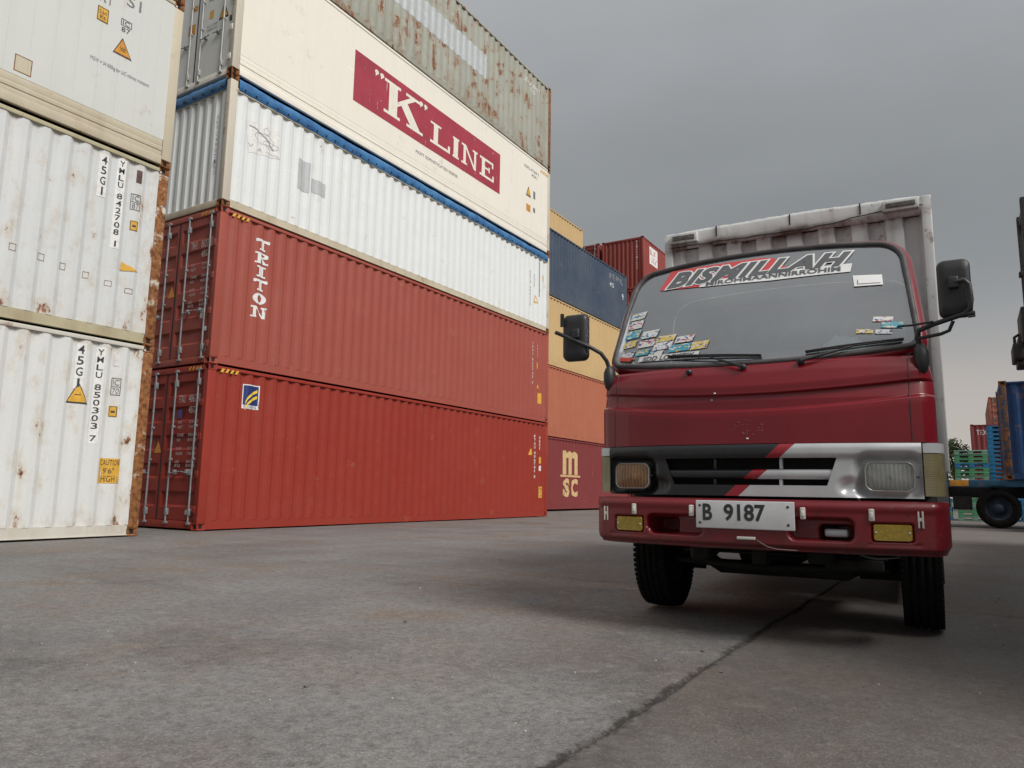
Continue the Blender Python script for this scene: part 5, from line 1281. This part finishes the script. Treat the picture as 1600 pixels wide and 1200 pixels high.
blu = cpaint('cobalt_blue_paint', (.018, .060, .175), (.03, .085, .21), .5, .30, .2, (.05, .06, .09), .15, .45, 22.)
bpost = rusty('blue_rust_post', (.06, .07, .10), .45, 9.)
bc, bs, cs = container('container', 'blue container with rusty corner posts sitting on the trailer at the right edge', (.80+6.058/2, YT_+W2, 1.245), -math.pi/2, STD, 6.058, blu, bpost, blu, near='front', far='front', seed=0, hardware=False, cast=bpost)
decal('white_label', rect2d(-1.9, 1.35, -1.65, 1.9), M['white_print'], bs, BASE, 'X', cs)
# pallets
def pallet_mesh():
    m = MB(); w, h = .5, .148
    m.cbox((-w, -w, h-.046), (w, w, h-.001), .008)
    for x in (-w+.085, 0, w-.085):
        for y in (-w+.085, 0, w-.085): m.box((x-.083, y-.083, .034), (x+.083, y+.083, h-.046))
    for x in (-w+.085, 0, w-.085): m.box((x-.085, -w+.001, .001), (x+.085, w-.001, .034))
    for y in (-w+.085, w-.085): m.box((-w+.001, y-.082, .002), (w-.001, y+.082, .033))
    return m.mesh('pallet')
PM = pallet_mesh()
pg = simple('pallet_green', (.075, .27, .135), .6, var=.25, scale=3); pbm = simple('pallet_blue', (.018, .17, .36), .6, var=.25, scale=3); pgg = simple('pallet_pale_green', (.17, .32, .24), .65, var=.25, scale=3)
ORD = ['bottom', 'second', 'third', 'fourth', 'fifth', 'sixth', 'seventh', 'eighth', 'ninth', 'tenth', 'eleventh', 'twelfth', 'thirteenth', 'fourteenth', 'fifteenth', 'sixteenth', 'seventeenth', 'eighteenth', 'nineteenth', 'twentieth', 'twenty-first', 'twenty-second']
def pallets(x, y, n, colf, what, dx=.0):
    for k in range(n):
        mt, cn_ = colf(k)
        o = link('pallet', PM, mt); o.location = (x+.02*noise.noise((k*3.1, x, 0)), y+.02*noise.noise((k*2.3, y, 1)), .0+k*.151); o.rotation_euler = (0, 0, .04*noise.noise((k*1.7, x, 5)))
        tag(o, '%s plastic pallet, %s from the ground in the %s' % (cn_, ORD[k], what), 'pallet', 'pallets in the '+what)
pallets(.08, 30.5, 16, lambda k: (pbm, 'blue') if k in (12, 6) else ((pg, 'green') if k % 3 else (pgg, 'pale green')), 'green pallet stack behind the trailer')
pallets(1.13, 31.4, 22, lambda k: (pbm, 'blue'), 'tall blue pallet stack behind the trailer')
pallets(-1.08, 30.4, 5, lambda k: (pg, 'green') if k % 2 else (pbm, 'blue'), 'low pallet stack behind the truck')
# far containers
fr_ = cpaint('distant_red_paint', (.24, .055, .055), (.28, .08, .08), .5, .05, .1, (.15, .06, .05), .2, .5, 31.)
fo_ = cpaint('distant_orange_paint', (.38, .13, .085), (.42, .17, .12), .5, .05, .1, (.2, .09, .06), .2, .5, 32.)
for k in range(2):
    a_, b_, cs = container('container', ['red container on the ground far behind the pallets', 'red container with white letters far behind the pallets, atop another'][k], (.22+6.096, 53.2, k*STD), -math.pi/2, STD, 12.192, fr_, seed=k, near='front', far='front', hardware=False, group='far containers beyond the pallets', cast=fr_)
decal('lettering', fit2d(text2d('TEX'), -5.80, 1.95, -5.25, 2.25), M['white_print'], b_, BASE, 'X', cs)
for k in range(3):
    container('container', 'orange-red container far behind the blue pallets, '+LEVEL[k], (1.45+W2, 66.5, k*STD), 0, STD, 12.192, fo_, seed=k, group='far containers beyond the pallets', cast=fo_)
# tree beyond
TT = thing('tree', 'bushy green tree far beyond the pallet stacks beside the truck', 'tree', (-.9, 62, 0))
m = MB(); m.tube([(0, 0, 0), (.1, 0, 1.5), (0, .1, 2.8), (.2, 0, 4.0)], [.22, .17, .12, .06], 8)
for a in range(7): an = a*.9; m.tube([(0, .05, 2.0+.2*a), (.9*math.cos(an), .9*math.sin(an), 2.9+.2*a), (1.6*math.cos(an), 1.6*math.sin(an), 3.5+.15*a)], [.08, .05, .02], 6)
m.build('trunk', simple('bark', (.09, .07, .05), .9, var=.4), TT)
m = MB()
for i in range(5200):
    cl = rnd.randrange(26); cr0 = random.Random(cl); c0 = Vector((cr0.uniform(-2.4, 2.4), cr0.uniform(-2, 2), cr0.uniform(2.3, 4.75)-.0))
    c0.z -= .20*abs(c0.x); d_ = Vector((rnd.gauss(0, 1), rnd.gauss(0, 1), rnd.gauss(0, 1))).normalized()*(.62*rnd.random()**.4)
    p_ = c0+d_; n_ = (d_.normalized()+Vector((rnd.gauss(0, .6), rnd.gauss(0, .6), rnd.gauss(0, .6)))).normalized(); u_ = n_.orthogonal().normalized(); v_ = n_.cross(u_); s0 = rnd.uniform(.07, .13)
    m.poly([p_-u_*s0, p_+v_*s0*.5, p_+u_*s0, p_-v_*s0*.5], rnd.randrange(3))
m.build('crown', [simple('leaf_a', (.07, .115, .03), .6, var=.3), simple('leaf_b', (.10, .15, .05), .6, var=.3), simple('leaf_c', (.12, .17, .07), .6, var=.3)], TT)
# empty-container handler, only its mast and spreader tip in view
hb = simple('handler_black', (.022, .020, .020), .6, var=.4); hr = rusty('handler_rust', (.04, .03, .028), .35, 5.)
HT = thing('container_handler', 'dark lift mast with hanging spreader at the right edge above the blue container', 'forklift', (0, 0, 0))
m = MB()
for y in (21.0, 22.5): m.cbox((1.47, y-.11, .25), (1.71, y+.11, 8.05), .02)
for z in (.9, 3.2, 5.6, 7.85): m.cbox((1.51, 21.1, z-.1), (1.67, 22.4, z+.1), .02)
m.build('mast', hb, HT)
m = MB()
for z in (5.0, 5.55, 6.5): m.cbox((1.42, 22.3, z-.06), (1.50, 22.55, z+.06), .015)
m.build('mast_roller', hr, HT)
m = MB(); m.cbox((1.30, 21.0, 4.50), (1.48, 22.5, 5.35), .03); m.cbox((1.24, 21.6, 4.35), (1.40, 22.4, 4.75), .03); m.build('carriage', hb, HT)
m = MB(); m.cbox((1.10, 21.3, 4.12), (1.34, 22.3, 4.52), .04); m.cbox((1.18, 21.5, 3.97), (1.65, 22.2, 4.12), .03); m.tube([(1.26, 22.0, 4.5), (1.18, 21.95, 4.62), (1.18, 21.95, 4.78), (1.28, 22.0, 4.85)], .035, 8); m.build('spreader_arm', hb, HT)
m = MB(); m.cbox((1.9, 20.9, .45), (6.4, 22.6, 1.5), .08); m.cbox((5.2, 20.9, 1.5), (6.4, 22.6, 2.1), .1); m.build('chassis', simple('handler_yellow', (.50, .30, .04), .5), HT)
m = MB(); m.cbox((3.2, 21.2, 1.5), (4.6, 22.3, 3.1), .08); m.build('operator_cab', hb, HT)
for x, R in ((2.4, .62), (5.4, .52)):
    for y in (20.95, 22.55):
        m = MB(); m.lathe([(-.17, R*.5), (-.2, R*.7), (-.19, R*.9), (-.13, R), (.13, R), (.19, R*.9), (.2, R*.7), (.17, R*.5), (.1, .01)], 'Y', (x, y, R), 32); m.lathe([(-.17, R*.5), (-.1, .01)], 'Y', (x, y, R), 32); m.build('wheel', tyre_m, HT)
